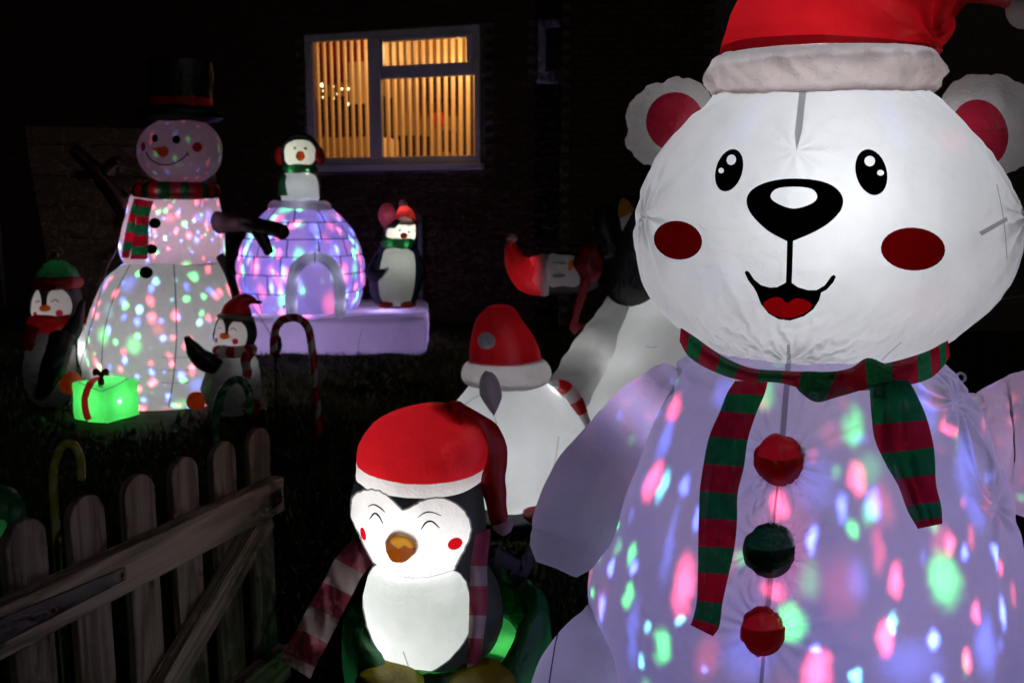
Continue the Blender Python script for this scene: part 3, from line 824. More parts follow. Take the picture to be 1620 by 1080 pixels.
head.pucker(hit(h0, 1259, 236), .06, .006, 9, seed=9, pull=.004, fine=True)
hb = head.bvh()
# face print, each shape a piece of the skin
for e in (ell(1157, 253, 7.5, 8.5, 20, 12), ell(1141, 270, 4.5, 4.5, 0, 10), ell(1376, 255, 8.5, 8.5, 0, 12), ell(1393, 273.5, 5.7, 4.7, 0, 10)):
    head.cut('eye_highlight', 'white', e)
head.cut('eye', 'blackprint', ell(1153.5, 269.5, 21, 34.5, 17)); head.cut('eye', 'blackprint', ell(1378.5, 272.5, 24.5, 37, -15))
head.cut('nose_highlight', 'white', smooth_poly([(1219, 312), (1228, 299), (1255, 295.5), (1284, 299), (1293, 312), (1282, 323), (1256, 330), (1232, 323)], 32))
head.cut('nose', 'blackprint', smooth_poly([(1181, 318), (1186, 304), (1202, 292.5), (1227, 285), (1257, 282.5), (1291, 285), (1316, 293), (1330, 306), (1334, 320), (1328, 336), (1311, 353), (1290, 366), (1265, 377), (1250, 382), (1240, 379), (1216, 366), (1198, 350), (1186, 335)], 54))
head.cut('tongue', 'tongue', smooth_poly([(1207, 481), (1218, 472), (1232, 470), (1240, 475), (1246, 479.5), (1252, 475), (1262, 471.5), (1276, 475), (1285, 484), (1272, 496), (1250, 503), (1232, 501), (1217, 494)], 39))
mouth = [(1178, 431), (1181, 428), (1185, 430), (1193, 442), (1204, 451), (1218, 455), (1230, 454), (1243, 447), (1252, 447), (1262, 454), (1278, 459), (1292, 459), (1305, 451), (1315, 437), (1319.5, 434.5), (1322.5, 438), (1318, 447), (1308, 458), (1299, 463), (1296, 475), (1287, 489), (1272, 500), (1250, 507), (1232, 505), (1216, 496), (1204, 481), (1197, 463), (1192, 454), (1184, 444)]
head.cut('mouth', 'blackprint', [mouth, [(1245.5, 376), (1255, 376), (1252.5, 449), (1243.5, 449)]])
head.cut('cheek', 'redprint', ell(1072.5, 380, 38.5, 30.5, 10)); head.cut('cheek', 'redprint', ell(1444.5, 394, 51, 34, 3))
head.cut('seam_and_shade', 'seam', [[(1266, 132), (1277, 132), (1269, 205), (1260, 240), (1257, 211)]])
head.cut('seam_and_shade', 'seam', [[(1245, 546), (1249, 544), (1253, 582), (1244, 582)]])
head.cut('seam_and_shade', 'seam', [[(1592, 343), (1595, 349), (1553, 373), (1549, 367)]])
head.cut('seam_and_shade', 'seam', stroke([(1577, 292), (1585, 330), (1590, 365), (1593, 410)], 1.6, 8))
head.cut('seam_and_shade', 'seam', stroke([(1395, 570), (1410, 555), (1426, 541)], 1.5, 5))
head.build('head', 'white', bear)
# --- ears: flattened, with a gathered rim
def ear(cx, cy, rx, ry, red, seed):
    c = W(cx, cy, BY + .06); k = BY / F
    C, U, V = [], [], []; m = 26
    for i in range(m + 1):
        a = math.pi * i / m; w = max(math.sin(a), .03)
        C.append(c + Vector((0, -math.cos(a) * .075, 0))); U.append((rx * k * w, 0, 0)); V.append((0, 0, ry * k * w))
    sh = Shell(loft(C, U, V, 90, None, disp=lambda t, th: .032 * (np.sin(9 * th + seed) * .7 + np.sin(5 * th + 2 * seed)) * np.exp(-((t - .5) / .22) ** 2) - .05 * np.exp(-((t - .5) / .10) ** 2) * (np.sin(13 * th + 3 * seed) > .5)))
    sh.crumple(.008, 22, seed=seed)
    sh.cut('inner_ear', 'pinkred', red)
    sh.build('ear', 'white_soft', bear)
ear(1063, 198, 76, 74, ell(1068, 193, 46, 47), 1)
ear(1556, 204, 84, 86, ell(1549, 212, 46, 55, -12), 2)
# --- hat brim: puffy open band, lit from the head
cb = W(1301, 124, BY); rx = (W(1482, 112, BY) - W(1120, 112, BY)).length / 2
m = 260; C = []; prof = []
for q in range(23):
    a = math.radians(-112 + 224 * q / 22); prof.append((math.cos(a), math.sin(a)))
V = []
for i in range(m):
    th = 2 * math.pi * i / m
    for q, (c, s) in enumerate(prof):
        q_ = Vector((math.cos(th) * 4.5 + s * .9, math.sin(th) * 4.5 - s * .9, 1)); fold = .030 * (abs(noise.noise(q_)) ** .7 - .3) + .012 * (abs(noise.noise(q_ * 2.3)) - .3) + .004 * math.sin(th * 17 + s * 2.2 + 3 * noise.noise(Vector((math.cos(th) * 2, math.sin(th) * 2, 4))))
        r0 = rx - .055 + (.055 + fold * (1 - .4 * abs(s))) * c
        dz = .054 * s + .006 * math.cos(2 * th + .6)
        V.append((cb.x + r0 * math.cos(th), cb.y + r0 * .74 * math.sin(th), cb.z + dz))
n = len(prof); Fc = [((i * n + q), (i * n + q + 1), (((i + 1) % m) * n + q + 1), (((i + 1) % m) * n + q)) for i in range(m) for q in range(n - 1)]
part('hat_brim', V, Fc, 'white_soft', bear)
# --- hat: red cone folding to the right, open at the bottom
HRW = [(90, 1142, 1479), (72, 1147, 1483), (45, 1156, 1496), (10, 1168, 1520), (-30, 1188, 1532), (-70, 1222, 1520), (-100, 1272, 1480), (-114, 1330, 1420)]
hat = Shell(rows(HRW, BY, .74, n=120, m=80, cap0=False))
ht = Shell(tube([W(1440, -55, BY), W(1490, -68, BY - .005), W(1545, -56, BY - .02), W(1606, -28, BY - .05)], [.155, .125, .088, .048], [.12, .11, .088, .048], n=60, m=50)); ht.crumple(.012, 8, seed=3); ht.build('hat_tail', 'red', bear)
hat.crumple(.014, 6, seed=8); hat.crumple(.006, 18, seed=9)
hat.pucker(W(1462, 62, BY - .1), .12, .020, 8, seed=4, fine=True)
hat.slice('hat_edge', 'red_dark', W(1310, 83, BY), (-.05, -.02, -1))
hat.build('hat', 'red', bear)
pm = Shell(ellipsoid(W(1634, 2, BY - .06), (.052, .052, .052), 24, 14)); pm.crumple(.014, 22, seed=1); pm.build('pompom', 'white_soft', bear)
# --- arms
def limb(name, P, ru, rv, seed, mat='white', amp=.010):
    sh = Shell(tube(P, ru, rv, n=60, m=60)); sh.crumple(amp, 7, seed=seed); sh.crumple(amp * .4, 20, (1, 1, .5), seed=seed + 1)
    return sh
a1 = limb('arm', [W(1052, 605, BY + .02), W(1000, 670, BY + .04), W(948, 750, BY + .02), W(910, 825, BY - .02), W(897, 858, BY - .04)], [.05, .078, .098, .095, .08], [.05, .078, .096, .09, .075], 3)
a1.build('arm', 'white', bear)
a2 = limb('arm', [W(1545, 700, BY + .02), W(1600, 704, BY), W(1680, 705, BY - .06), W(1750, 690, BY - .12)], [.11, .165, .175, .14], [.09, .12, .13, .12], 5)
a2.pucker(W(1535, 640, BY - .05), .10, .012, 9, seed=2)
a2.build('arm', 'white', bear)
# --- feet
f1 = limb('foot', [W(955, 985, BY - .02), W(918, 1060, BY - .10), W(905, 1180, BY - .16), W(915, 1250, BY - .2)], [.055, .095, .13, .12], [.06, .11, .14, .13], 7)
f1.cut('seam_and_shade', 'seam_dark', stroke([(912, 920), (895, 960), (880, 1010), (868, 1085)], 2.2, 8))
f1.build('foot', 'white', bear)
f2 = limb('foot', [W(1612, 1000, BY - .02), W(1640, 1060, BY - .08), W(1660, 1180, BY - .14), W(1650, 1250, BY - .2)], [.045, .095, .13, .12], [.06, .11, .14, .13], 9)
f2.cut('seam_and_shade', 'seam', stroke([(1612, 1025), (1600, 1040), (1585, 1075)], 3, 5))
f2.build('foot', 'white', bear)
part('base_plate', *tube([W(1000, 1262, BY), W(1580, 1262, BY)], .16, .05, ref=(0, 0, 1), n=20, m=12), 'white', bear)
# --- tether loop on the right shoulder
lp = [W(1520 + 7 * math.cos(a), 597 + 7 * math.sin(a), BY - .02) for a in np.linspace(-2.4, 2.0, 14)]
part('tether_loop', *tube(lp, .003, .005, n=6, m=30), 'white_soft', bear)
# --- scarf: band round the neck, knot, two tails, all in red and green stripes
ST = ('scarf_red', 'scarf_green')
def neckY(px): return BY - .30 * math.sqrt(max(0, 1 - ((px - 1288) / 216) ** 2)) 
top = [(1077, 518), (1100, 533), (1140, 561), (1185, 581), (1235, 586), (1300, 588), (1360, 584), (1420, 570), (1465, 556), (1490, 543), (1500, 538)]
bot = [(1075, 540), (1092, 566), (1130, 588), (1175, 602), (1235, 606), (1300, 622), (1360, 618), (1420, 612), (1468, 600), (1492, 580), (1503, 562)]
def dneck(px, py, u): return min(neckY(px), hitY(bb, px, min(py, 1000), .022, 9), hitY(hb, px, py, .03, 9))
v, f, mi = ribbon(top, bot, dneck, m=90, k=10, thick=0, bulge=.022, wave=.012, stripes=[.07, .13, .20, .27, .34, .41, .48, .55, .62, .69, .76, .82, .88, .94])
part('scarf_band', v, f, ST, bear, midx=mi)
knl = [(1258, 590), (1275, 587), (1310, 588), (1345, 582), (1372, 566), (1400, 575)]
knr = [(1256, 608), (1268, 622), (1292, 636), (1325, 628), (1380, 612), (1416, 604)]
v, f, mi = ribbon(knl, knr, lambda px, py, u: dneck(px, py, u) - .022, m=40, k=12, thick=0, bulge=.02, wave=.02, stripes=[.12, .48, .78])
part('scarf_knot', v, f, ST, bear, midx=mi)
def dbody(off): return lambda px, py, u: hitY(bb, px, min(py, 1075), off, BY - .3)
tl = [(1163, 602), (1150, 622), (1139, 650), (1122, 690), (1113, 733), (1107, 776), (1105.5, 819), (1104.5, 864), (1104, 905), (1102, 950), (1096, 978), (1092, 988)]
tr = [(1215, 603), (1209, 625), (1196, 655), (1183, 696), (1177, 738), (1167, 781), (1166, 823), (1162, 866), (1153, 908), (1143, 954), (1138, 990), (1128, 1006)]
v, f, mi = ribbon(tl, tr, dbody(.03), m=89, k=20, thick=0, bulge=.014, wave=.016, stripes=[i / 11 for i in range(1, 11)], crease=((.3, -.007), (.62, .006)))
part('scarf_tail', v, f, ST, bear, midx=mi)
tl = [(1376, 590), (1376, 620), (1379, 660), (1384, 695), (1402, 735), (1421, 768), (1436, 808), (1452, 836)]
tr = [(1412, 575), (1440, 606), (1462, 650), (1474, 690), (1479, 722), (1481, 765), (1489, 800), (1491, 828)]
v, f, mi = ribbon(tl, tr, dbody(.045), m=70, k=20, thick=0, bulge=.022, wave=.02, crease=((.28, -.016), (.5, .012)), stripes=[-1, .33, .51, .66, .82, .94])
part('scarf_tail', v, f, ST, bear, midx=mi)
# --- gathered puff buttons
def button(x, y, rx, ry, mat, seed):
    p = hit(b0, x, y) - ray(x, y).normalized() * -.004; k = p.y / F * 1.02; m = 12
    nrm = Vector((0, -1, .12)).normalized(); ux = Vector((1, 0, 0)); uz = ux.cross(nrm) * -1
    C, U, V = [], [], []
    for i in range(m + 1):
        a = math.pi / 2 * i / m; w = max(math.cos(a), .03)
        C.append(p + nrm * (.022 * math.sin(a)) - nrm * .010); U.append(ux * rx * k * w); V.append(uz * ry * k * w)
    sh = Shell(loft(C, U, V, 60, None, cap0=False, disp=lambda t, th: .022 * (np.sin(7 * th + seed) + .6 * np.sin(11 * th + 2 * seed)) * np.exp(-t / .35)))
    sh.crumple(.006, 30, seed=seed)
    o = sh.build('button', mat, bear)[0]
    # loose lower fold of cloth over the gathered top
    lf, rt_ = [], []
    for i in range(9):
        u = i / 8; xx = x - rx * .9 + 1.8 * rx * u; dip = .34 * ry * (1 - (2 * u - 1) ** 2)
        lf.append((xx, y - ry * .18 + dip * .55)); rt_.append((x + (xx - x) * .98, y + ry * .98 * math.sqrt(max(.02, 1 - (2 * u - 1) ** 2 * .9))))
    v, f, mi = ribbon(lf, rt_, lambda px, py, u: p.y - .030 + .034 * (((px - x) / rx) ** 2 * .5 + ((py - y) / ry) ** 2 * .5), m=30, k=12, thick=0, bulge=.004, wave=.006)
    part('fold', v, f, mat, o)
button(*BUT[0][:4], 'red', 1); button(*BUT[1][:4], 'green_dark', 2); button(*BUT[2][:4], 'red', 3)
# --- bulbs inside, plus lamps added to light the hat, ears and limbs
lamp(bear, W(1292, 335, BY - .10), 2.3, (.93, .96, 1.0), .03)
lamp(bear, W(1310, 290, BY + .10), 1.9, (.90, .93, 1.0), .03)
lamp(bear, W(1290, 50, BY - .03), 1.0, (1, .92, .92), .03)
lamp(bear, W(1075, 190, BY + .04), .05, (1, .97, .98), .02); lamp(bear, W(1530, 200, BY + .04), .05, (1, .97, .98), .02)
spot_lamp(bear, W(1015, 650, BY + .04), .24, ((.5, .42, .95), (.8, .5, .95)), voro=[(3.2, .0, .40, 2.0, 1.2, (1, 1, .6))]); lamp(bear, W(915, 815, BY), .06, (.5, .5, 1), .03)
spot_lamp(bear, W(1620, 705, BY), .34, ((.75, .5, 1), (.95, .55, .95)), voro=[(3.0, .0, .38, 2.5, 4.6, (1, 1, .8))])
lamp(bear, W(915, 1080, BY - .1), .2, (.58, .5, 1), .03); lamp(bear, W(1650, 1090, BY - .08), .2, (.58, .5, 1), .03)
RD, GR, BL, CY = (1, .07, .16), (.10, 1, .22), (.12, .18, 1), (.15, .65, 1)
blobs = [(1063, 645, 15, 24, RD, 6), (1033, 760, 14, 36, RD, 6), (1082, 925, 19, 46, RD, 6), (968, 822, 9, 30, RD, 5), (1356, 757, 15, 26, RD, 7), (1416, 917, 12, 26, RD, 6),
         (1402, 1010, 14, 28, RD, 7), (1293, 1065, 25, 36, RD, 7), (1503, 858, 9, 19, RD, 6), (1543, 965, 8, 18, RD, 6), (1531, 1045, 8, 19, RD, 6), (1232, 795, 17, 24, RD, 6), (1588, 897, 5, 14, RD, 4),
         (1510, 668, 9, 20, RD, 5), (1222, 935, 22, 16, RD, 3), (1390, 870, 12, 40, RD, 1.0), (1240, 870, 60, 120, RD, .35),
         (1350, 675, 20, 30, GR, 2.6), (1495, 915, 30, 44, GR, 2.4), (1048, 1022, 15, 30, GR, 3.6), (994, 942, 9, 22, GR, 3.6), (1000, 877, 7, 19, GR, 3.6), (946, 1008, 6, 18, GR, 3.4),
         (1062, 602, 8, 25, GR, 3), (1250, 985, 28, 30, GR, 3), (937, 935, 4, 15, GR, 3), (948, 880, 4, 14, GR, 3), (1350, 835, 11, 18, GR, 2.2), (976, 829, 5, 13, GR, 3), (1212, 622, 18, 22, GR, 1.6), (1374, 812, 12, 22, GR, 1.4),
         (1034, 655, 9, 22, BL, 6), (1049, 770, 8, 26, CY, 5), (1083, 765, 9, 20, BL, 4), (1332, 803, 12, 22, BL, 5), (1381, 798, 14, 24, BL, 5), (1286, 850, 9, 22, BL, 6), (1529, 872, 6, 18, BL, 5),
         (1413, 985, 9, 13, CY, 7), (1477, 1013, 9, 16, BL, 7), (1354, 1070, 9, 13, CY, 7), (1482, 1078, 8, 11, BL, 6), (1576, 880, 6, 20, BL, 6), (1587, 970, 6, 27, BL, 6), (966, 898, 6, 15, BL, 6), (1003, 900, 6, 15, BL, 6),
         (952, 960, 7, 22, BL, 5), (1025, 992, 6, 10, CY, 7), (1075, 978, 6, 10, CY, 7), (1015, 1045, 6, 12, CY, 7), (964, 1050, 7, 12, CY, 7), (1290, 1025, 9, 9, BL, 7), (1117, 1055, 4, 7, BL, 4), (1103, 822, 6, 27, BL, 5),
         (1052, 690, 12, 40, BL, 1.6), (1440, 650, 30, 40, BL, .8), (1000, 1000, 10, 60, BL, .9), (1450, 780, 18, 40, BL, 1.0), (1060, 860, 9, 70, BL, .8), (1145, 620, 20, 30, BL, 1.2), (1095, 555, 14, 14, RD, 2), (1470, 625, 14, 40, BL, 2.2), (1545, 800, 16, 50, BL, .8), (985, 760, 14, 60, BL, 1.4), (1180, 1040, 50, 40, BL, .6), (1440, 1050, 60, 40, BL, .6), (1330, 930, 40, 60, RD, .3), (1560, 1020, 20, 50, BL, 1.2), (950, 1040, 14, 50, BL, 1.5), (1290, 760, 40, 50, BL, .5), (1545, 720, 20, 50, BL, 1.0)]
spot_lamp(bear, W(1272, 905, BY + .06), 4.4, ((.42, .36, 1.02), (.62, .46, 1.0)), [(b[0], b[1], b[2] * .78, b[3] * .9, b[4], b[5] * (3.2 if b[4] == BL else 2.5)) for b in blobs], voro=[(4.2, .0, .36, 1.8, 5.2, (1, 1, .45)), (7.5, .0, .28, 3.0, 2.9, (1, 1, .4))], bvh=b0)
lamp(bear, W(1290, 660, BY + .05), .8, (.78, .70, 1), .03)
spot_lamp(bear, W(1290, 380, BY + .02), 1.4, ((0, 0, 0), (0, 0, 0)), [(1507, 222, 22, 18, (1, .1, .12), .8), (1183, 190, 18, 34, (.2, .2, 1), .7), (1412, 195, 18, 34, (.2, .2, 1), .9), (1125, 165, 22, 14, (.1, 1, .3), .5), (1470, 480, 40, 30, (1, .2, .3), .25), (1130, 440, 60, 40, (.3, .3, 1), .3)], bvh=h0)

# ================================================================ FRONT PENGUIN standing in a green tub
PY = 2.2
pen = thing('penguin_inflatable', 'glowing inflatable penguin with red Santa hat and pink striped scarf, nearest penguin', 'inflatable', (W(690, 1000, PY).x, PY, .28))
R = [(640, 672, 702), (645, 645, 728), (655, 616, 752), (675, 588, 770), (700, 572, 776), (722, 567, 772), (745, 566, 766), (765, 562, 764), (790, 557, 766), (815, 558, 768), (840, 567, 767), (865, 581, 763), (885, 590, 766), (905, 584, 778), (935, 577, 793), (965, 577, 797), (1000, 584, 790), (1030, 599, 770), (1055, 622, 742), (1068, 645, 716), (1073, 668, 692)]
def pdisp(t, th):
    return .006 * np.sin(19 * th + 4 * np.sin(3 * th)) * (np.exp(-((t - .30) / .035) ** 2) + np.exp(-((t - .62) / .03) ** 2))
ps = Shell(rows(R, PY, .9, n=120, m=130, disp=pdisp))
ps.crumple(.006, 9, seed=3); ps.crumple(.003, 26, (1, 1, .5), seed=6)
pb = ps.bvh()
# print and panels first, hat by slicing above the band
ps.drop(ell(634, 868, 19, 17, n=14))
ps.cut('cheek', 'tongue_bright', ell(720, 859.5, 12, 9, -25)); ps.cut('cheek', 'tongue_bright', ell(574.5, 844, 4.2, 10.5, -14))
for q, w in ((((582, 801), (591, 797.5), (602, 803), (609, 810)), 2.3), (((584.5, 821), (592, 811.5), (599, 815.5), (606, 828)), 3), (((661, 818), (671, 811), (682, 809.5), (698, 815)), 2.3), (((666, 837), (674, 826), (684, 824.5), (695.5, 834.5)), 3)):
    ps.cut('eye_line', 'blackprint', stroke(q, w, 9, .55))
ps.cut('seam', 'seam', stroke([(604, 897), (622, 907), (645, 913), (680, 912), (718, 901)], 1.5, 9, .3)); ps.cut('seam', 'seam', stroke([(636, 891), (643, 903), (647, 914)], 1.5, 4)); ps.cut('seam', 'seam', stroke([(684, 897), (681, 905), (683, 912)], 1.3, 4)); ps.cut('seam', 'seam', stroke([(638, 1030), (645, 1050), (650, 1066)], 2.2, 5))
rag = lambda P, a: [(x + a * math.sin(i * 2.4), y + a * math.cos(i * 3.1)) for i, (x, y) in enumerate(P)]
face = smooth_poly([(556, 800), (559, 786), (570, 778), (588, 775), (605, 780), (622, 793), (637, 807), (655, 800), (670, 792), (690, 788), (706, 790), (725, 800), (738, 815), (744, 832), (742, 850), (733, 870), (722, 890), (716, 902), (690, 910), (660, 914), (640, 913), (615, 905), (596, 893), (582, 872), (568, 842), (556, 820)], 78)
belly = smooth_poly([(596, 893), (615, 905), (640, 913), (660, 914), (690, 910), (716, 902), (733, 914), (741, 935), (743.5, 965), (742, 998), (726, 1025), (702, 1049), (670, 1066), (642, 1066), (621, 1055), (600, 1030), (585, 1000), (577, 970), (574, 940), (581, 913)], 60)
ps.cut('face', 'white_small', rag(face, .7)); ps.cut('belly', 'white_small', rag(belly, .5))
ps.cut('face_glow_rim', 'rim', rag(offset(face, 2.6), .9)); ps.cut('belly_glow_rim', 'rim', rag(offset(belly, 1.8), .7))  # lighter rings paint light bleeding into the black cloth round each panel
zt = W(650, 757, PY - .12).z; zb = W(650, 776, PY - .12).z
ps.slice('hat', 'red', (0, PY, zt), (.04, -.10, 1)); ps.slice('hat_band', 'white_small', (0, PY, zb), (.03, -.12, 1))
ps.build('body', 'black', pen)
ht = Shell(tube([W(718, 682, PY), W(752, 690, PY + .01), W(772, 715, PY + .01), W(779, 760, PY - .01), W(787, 800, PY - .03), W(791, 820, PY - .04)], [.075, .062, .046, .035, .028, .024], n=40, m=50)); ht.crumple(.008, 18, seed=2); ht.build('hat_tail', 'red', pen)
pm = Shell(ellipsoid(W(796, 830, PY - .045), (.028, .028, .022), 20, 12)); pm.crumple(.009, 45, seed=2); pm.build('pompom', 'palepink', pen)
# beak: puffy cone, light shining through the top painted as yellow over orange
bp_ = hit(pb, 634, 866); C, U, V = [], [], []
tip = W(628, 882, bp_.y - .075)
for i in range(13):
    t = i / 12; w = math.sqrt(max(.0, 1 - t ** 2.2)) * (1 - .25 * t) + .03; c = (bp_ + Vector((0, .015, 0))).lerp(tip, t)
    C.append(c); U.append((.036 * w, 0, 0)); V.append((0, .006 * w, .033 * w))
bs = Shell(loft(C, U, V, 40, None, cap0=False)); bs.crumple(.003, 40, seed=3)
bs.cut('beak_top', 'yellow', smooth_poly([(617, 856), (625, 848), (640, 845), (655, 852), (660, 862), (648, 866), (640, 862), (630, 867)], 24))
bs.build('beak', 'orange_deep', pen)
# scarf: one long tail blowing left, one hanging right
SP = ('pink', 'palepink')
v, f, mi = ribbon([(560, 850), (530, 884), (511, 921), (490, 955), (471, 991), (448, 1031), (441, 1041)], [(606, 872), (574.5, 908), (556, 943), (538, 978), (519, 1016), (499, 1054), (491, 1073)], lambda px, py, u: PY - .02 - .12 * u, m=62, k=8, thick=0, bulge=.012, wave=.05, stripes=[1 / 6, 2 / 6, 3 / 6, 4 / 6, 5 / 6])
part('scarf_tail', v, f, SP, pen, midx=mi)
v, f, mi = ribbon([(752, 845), (745, 890), (743, 925), (742, 966), (741, 1006), (739, 1045), (737, 1090)], [(776, 835), (771, 890), (771, 925), (770, 967), (765, 1007), (760, 1047), (756, 1095)], lambda px, py, u: hitY(pb, px, min(py, 1040), .02, PY - .02), m=60, k=6, thick=0, bulge=.015, wave=.02, stripes=[.18, .34, .52, .68, .84])
part('scarf_tail', v, f, SP, pen, midx=mi)
# wings, dark, at the sides
for P, r in (([W(590, 905, PY + .02), W(560, 960, PY + .06), W(552, 1000, PY + .08)], [.03, .04, .02]), ([W(775, 880, PY + .04), W(815, 900, PY + .10), W(838, 870, PY + .13)], [.04, .045, .02])):
    part('wing', *tube(P, r, [q * .6 for q in r], n=20, m=20), 'black', pen)
for x in (618, 764):
    p = W(x, 1080, PY - .15); sh = Shell(ellipsoid(p, (.085, .10, .045), 28, 14)); sh.crumple(.008, 20, seed=x); sh.build('foot', 'olive', pen)
lamp(pen, W(650, 985, PY + .02), 2.3, (1, 1, 1), .02); lamp(pen, W(648, 845, PY - .03), 2.3, (1, 1, .99), .02); lamp(pen, W(625, 748, PY - .04), .35, (1, .95, .9), .02)

# ---- green quilted tub
tub = thing('green_tub', 'green quilted inflatable tub round the feet of the nearest penguin', 'inflatable', (W(700, 1000, PY).x, PY + .02, 0))
tc_ = Vector((W(706, 1000, PY).x, PY + .03, 0)); C, U, V = [], [], []
prof = [(.235, .0), (.262, .06), (.268, .16), (.272, .26), (.276, .36), (.268, .42), (.245, .45), (.215, .44), (.20, .40), (.192, .33), (.188, .285)]
for (r, z) in prof: C.append(tc_ + Vector((0, 0, z))); U.append((r, 0, 0)); V.append((0, r, 0))
tb = Shell(loft(C, U, V, 120, 60, cap0=False, cap1=False, disp=lambda t, th: -.03 * np.exp(-((np.mod(th * 9 / (2 * np.pi), 1) - .5) / .07) ** 2) * np.exp(-((t - .45) / .38) ** 4) + .01 * np.sin(40 * t)))
for v in tb.bm.verts: v.co.z *= 1.06 - .42 * max(0, -(v.co.y - tc_.y) / .27) ** 1.3 if v.co.z > .05 else 1
tb.crumple(.008, 16, seed=4); tb.build('wall', 'green', tub)
fl_ = Shell(loft([tc_ + Vector((0, 0, .345 + .02 * math.cos(q * math.pi / 12))) for q in range(7)], [((.19 - .03 * q), 0, 0) for q in range(7)], [(0, .19 - .03 * q, 0) for q in range(7)], 60, 20, cap0=False))
fl_.crumple(.01, 18, seed=2); fl_.build('cushion', 'brightgreen', tub)
lamp(tub, tc_ + Vector((.12, -.06, .22)), 1.0, (1, 1, .95), .02); lamp(tub, tc_ + Vector((.165, -.03, .30)), .12, (1, 1, .95), .01); lamp(tub, tc_ + Vector((-.12, -.02, .2)), .6, (1, 1, .95), .02)

# ================================================================ PICKET GATE (bottom left)
ZG = .9
tops = [(42, 822), (133, 784), (216, 753), (288, 725), (352, 698), (412, 677)]
pts = [ground_hit(x, y, ZG) for x, y in tops]
A0 = np.array([[p.x, p.y] for p in pts]); cen = A0.mean(0); u_, s_, vt = np.linalg.svd(A0 - cen); gd = vt[0]
if gd[1] < 0: gd = -gd
GD = Vector((gd[0], gd[1], 0)); GN = Vector((GD.y, -GD.x, 0))       # GN: towards the camera side (right)
if GN.x < 0: GN = -GN
G0 = Vector((cen[0], cen[1], 0)); GR = Matrix((GD, -GN, Vector((0, 0, 1)))).transposed()
def gp(s, z, out=0): return G0 + GD * s + GN * out + Vector((0, 0, z))
ss = [(Vector((p.x, p.y, 0)) - G0).dot(GD) for p in pts]; step = (ss[-1] - ss[0]) / 5
gate = thing('picket_gate', 'weathered wooden picket gate standing open at the bottom left', 'gate', gp(0, 0))
pw = step * .31
def picket(s):
    v, f = [], []; hw_ = pw; out = [(-hw_, .06), (-hw_, ZG - hw_ * .95)] + [(hw_ * math.cos(a), ZG - hw_ * .95 + hw_ * .95 * math.sin(a)) for a in np.linspace(math.pi, 0, 13)][1:-1] + [(hw_, ZG - hw_ * .95), (hw_, .06)]
    n = len(out); v = [tuple(gp(s + x, z + random.uniform(-.0005, .0005), .0)) for x, z in out] + [tuple(gp(s + x, z, -.02)) for x, z in out]
    f = [tuple(range(n)), tuple(range(2 * n - 1, n - 1, -1))] + [(i, n + i, n + (i + 1) % n, (i + 1) % n) for i in range(n)]
    o = part('picket', v, f, 'wood_dark', gate, smooth=False)
    md = o.modifiers.new('bevel', 'BEVEL'); md.width = .003; md.segments = 2; md.limit_method = 'ANGLE'; md.angle_limit = 1.0
for k in range(-2, 6): picket(ss[0] + step * k)
sA, sB = ss[0] - step * 2.6, ss[5] + step * .62
rail_h = .046
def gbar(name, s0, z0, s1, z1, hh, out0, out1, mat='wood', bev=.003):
    a, b = gp(s0, z0, (out0 + out1) / 2), gp(s1, z1, (out0 + out1) / 2); d = (b - a); ln = d.length; d.normalize()
    up = d.cross(GN); R = Matrix((GN, up, d)).transposed()      # grain along local z
    v, f = bevel_box((0, 0, 0), (abs(out1 - out0) / 2, hh, ln / 2), bev)
    me = bpy.data.meshes.new(name); me.from_pydata(v, [], f); me.materials.append(M[mat]); o = bpy.data.objects.new(name, me); COL.objects.link(o)
    o.parent = gate; o.location = (a + b) / 2 - BASE[gate.name]; o.rotation_euler = R.to_euler(); BASE[o.name] = BASE[gate.name]; return o
def gate_sz(px, py, out):
    d = ray(px, py); p0 = G0 + GN * out; k = (p0 - CAM).dot(GN) / d.dot(GN); q = CAM + d * k; return (q - G0).dot(GD), q.z
t0 = gate_sz(449, 752, .047); b0_ = gate_sz(451, 809, .047); t1 = gate_sz(0, 965, .047); b1_ = gate_sz(0, 1043, .047)
zc1 = (t0[1] + b0_[1]) / 2; zc0 = (t1[1] + b1_[1]) / 2; hh = ((t0[1] - b0_[1]) + (t1[1] - b1_[1])) / 4
sl = (zc1 - zc0) / (t0[0] - t1[0]); sA2 = t1[0] - .25
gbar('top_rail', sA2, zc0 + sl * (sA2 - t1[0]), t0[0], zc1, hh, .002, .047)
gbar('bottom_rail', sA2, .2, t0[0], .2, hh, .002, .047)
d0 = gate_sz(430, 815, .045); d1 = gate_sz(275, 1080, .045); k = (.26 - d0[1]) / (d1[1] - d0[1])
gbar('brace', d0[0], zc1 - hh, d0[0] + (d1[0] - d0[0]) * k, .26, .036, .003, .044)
# strap hinge with screws
h0_ = gate_sz(203, 904, .050); ha = gate_sz(0, 998, .050)
P, Wd = [], []
for i in range(8):
    u = i / 7; s = ha[0] - .2 + (h0_[0] - .012 - ha[0] + .2) * u; P.append(gp(s, ha[1] + (h0_[1] - ha[1]) * ((s - ha[0]) / (h0_[0] - ha[0])), .0505)); Wd.append(.031 - .016 * u)
part('strap_hinge', *tube(P, Wd, .003, ref=tuple(GN), n=24, m=30, p=.6), 'metal', gate)
for (x, y) in ((86, 965), (194, 909)):
    s, z = gate_sz(x, y, .054); part('screw', *ellipsoid(gp(s, z, .0535), (.006, .004, .006), 14, 8), 'screw', gate)
s, z = gate_sz(437, 790, .05); part('bolt_plate', *tube([gp(s - .02, z, .0505), gp(s + .02, z + .005, .0505)], .02, .004, ref=tuple(GN), n=16, m=4, p=.7), 'metal', gate)
part('bolt', *ellipsoid(gp(s - .006, z, .056), (.010, .006, .010), 14, 8), 'screw', gate)
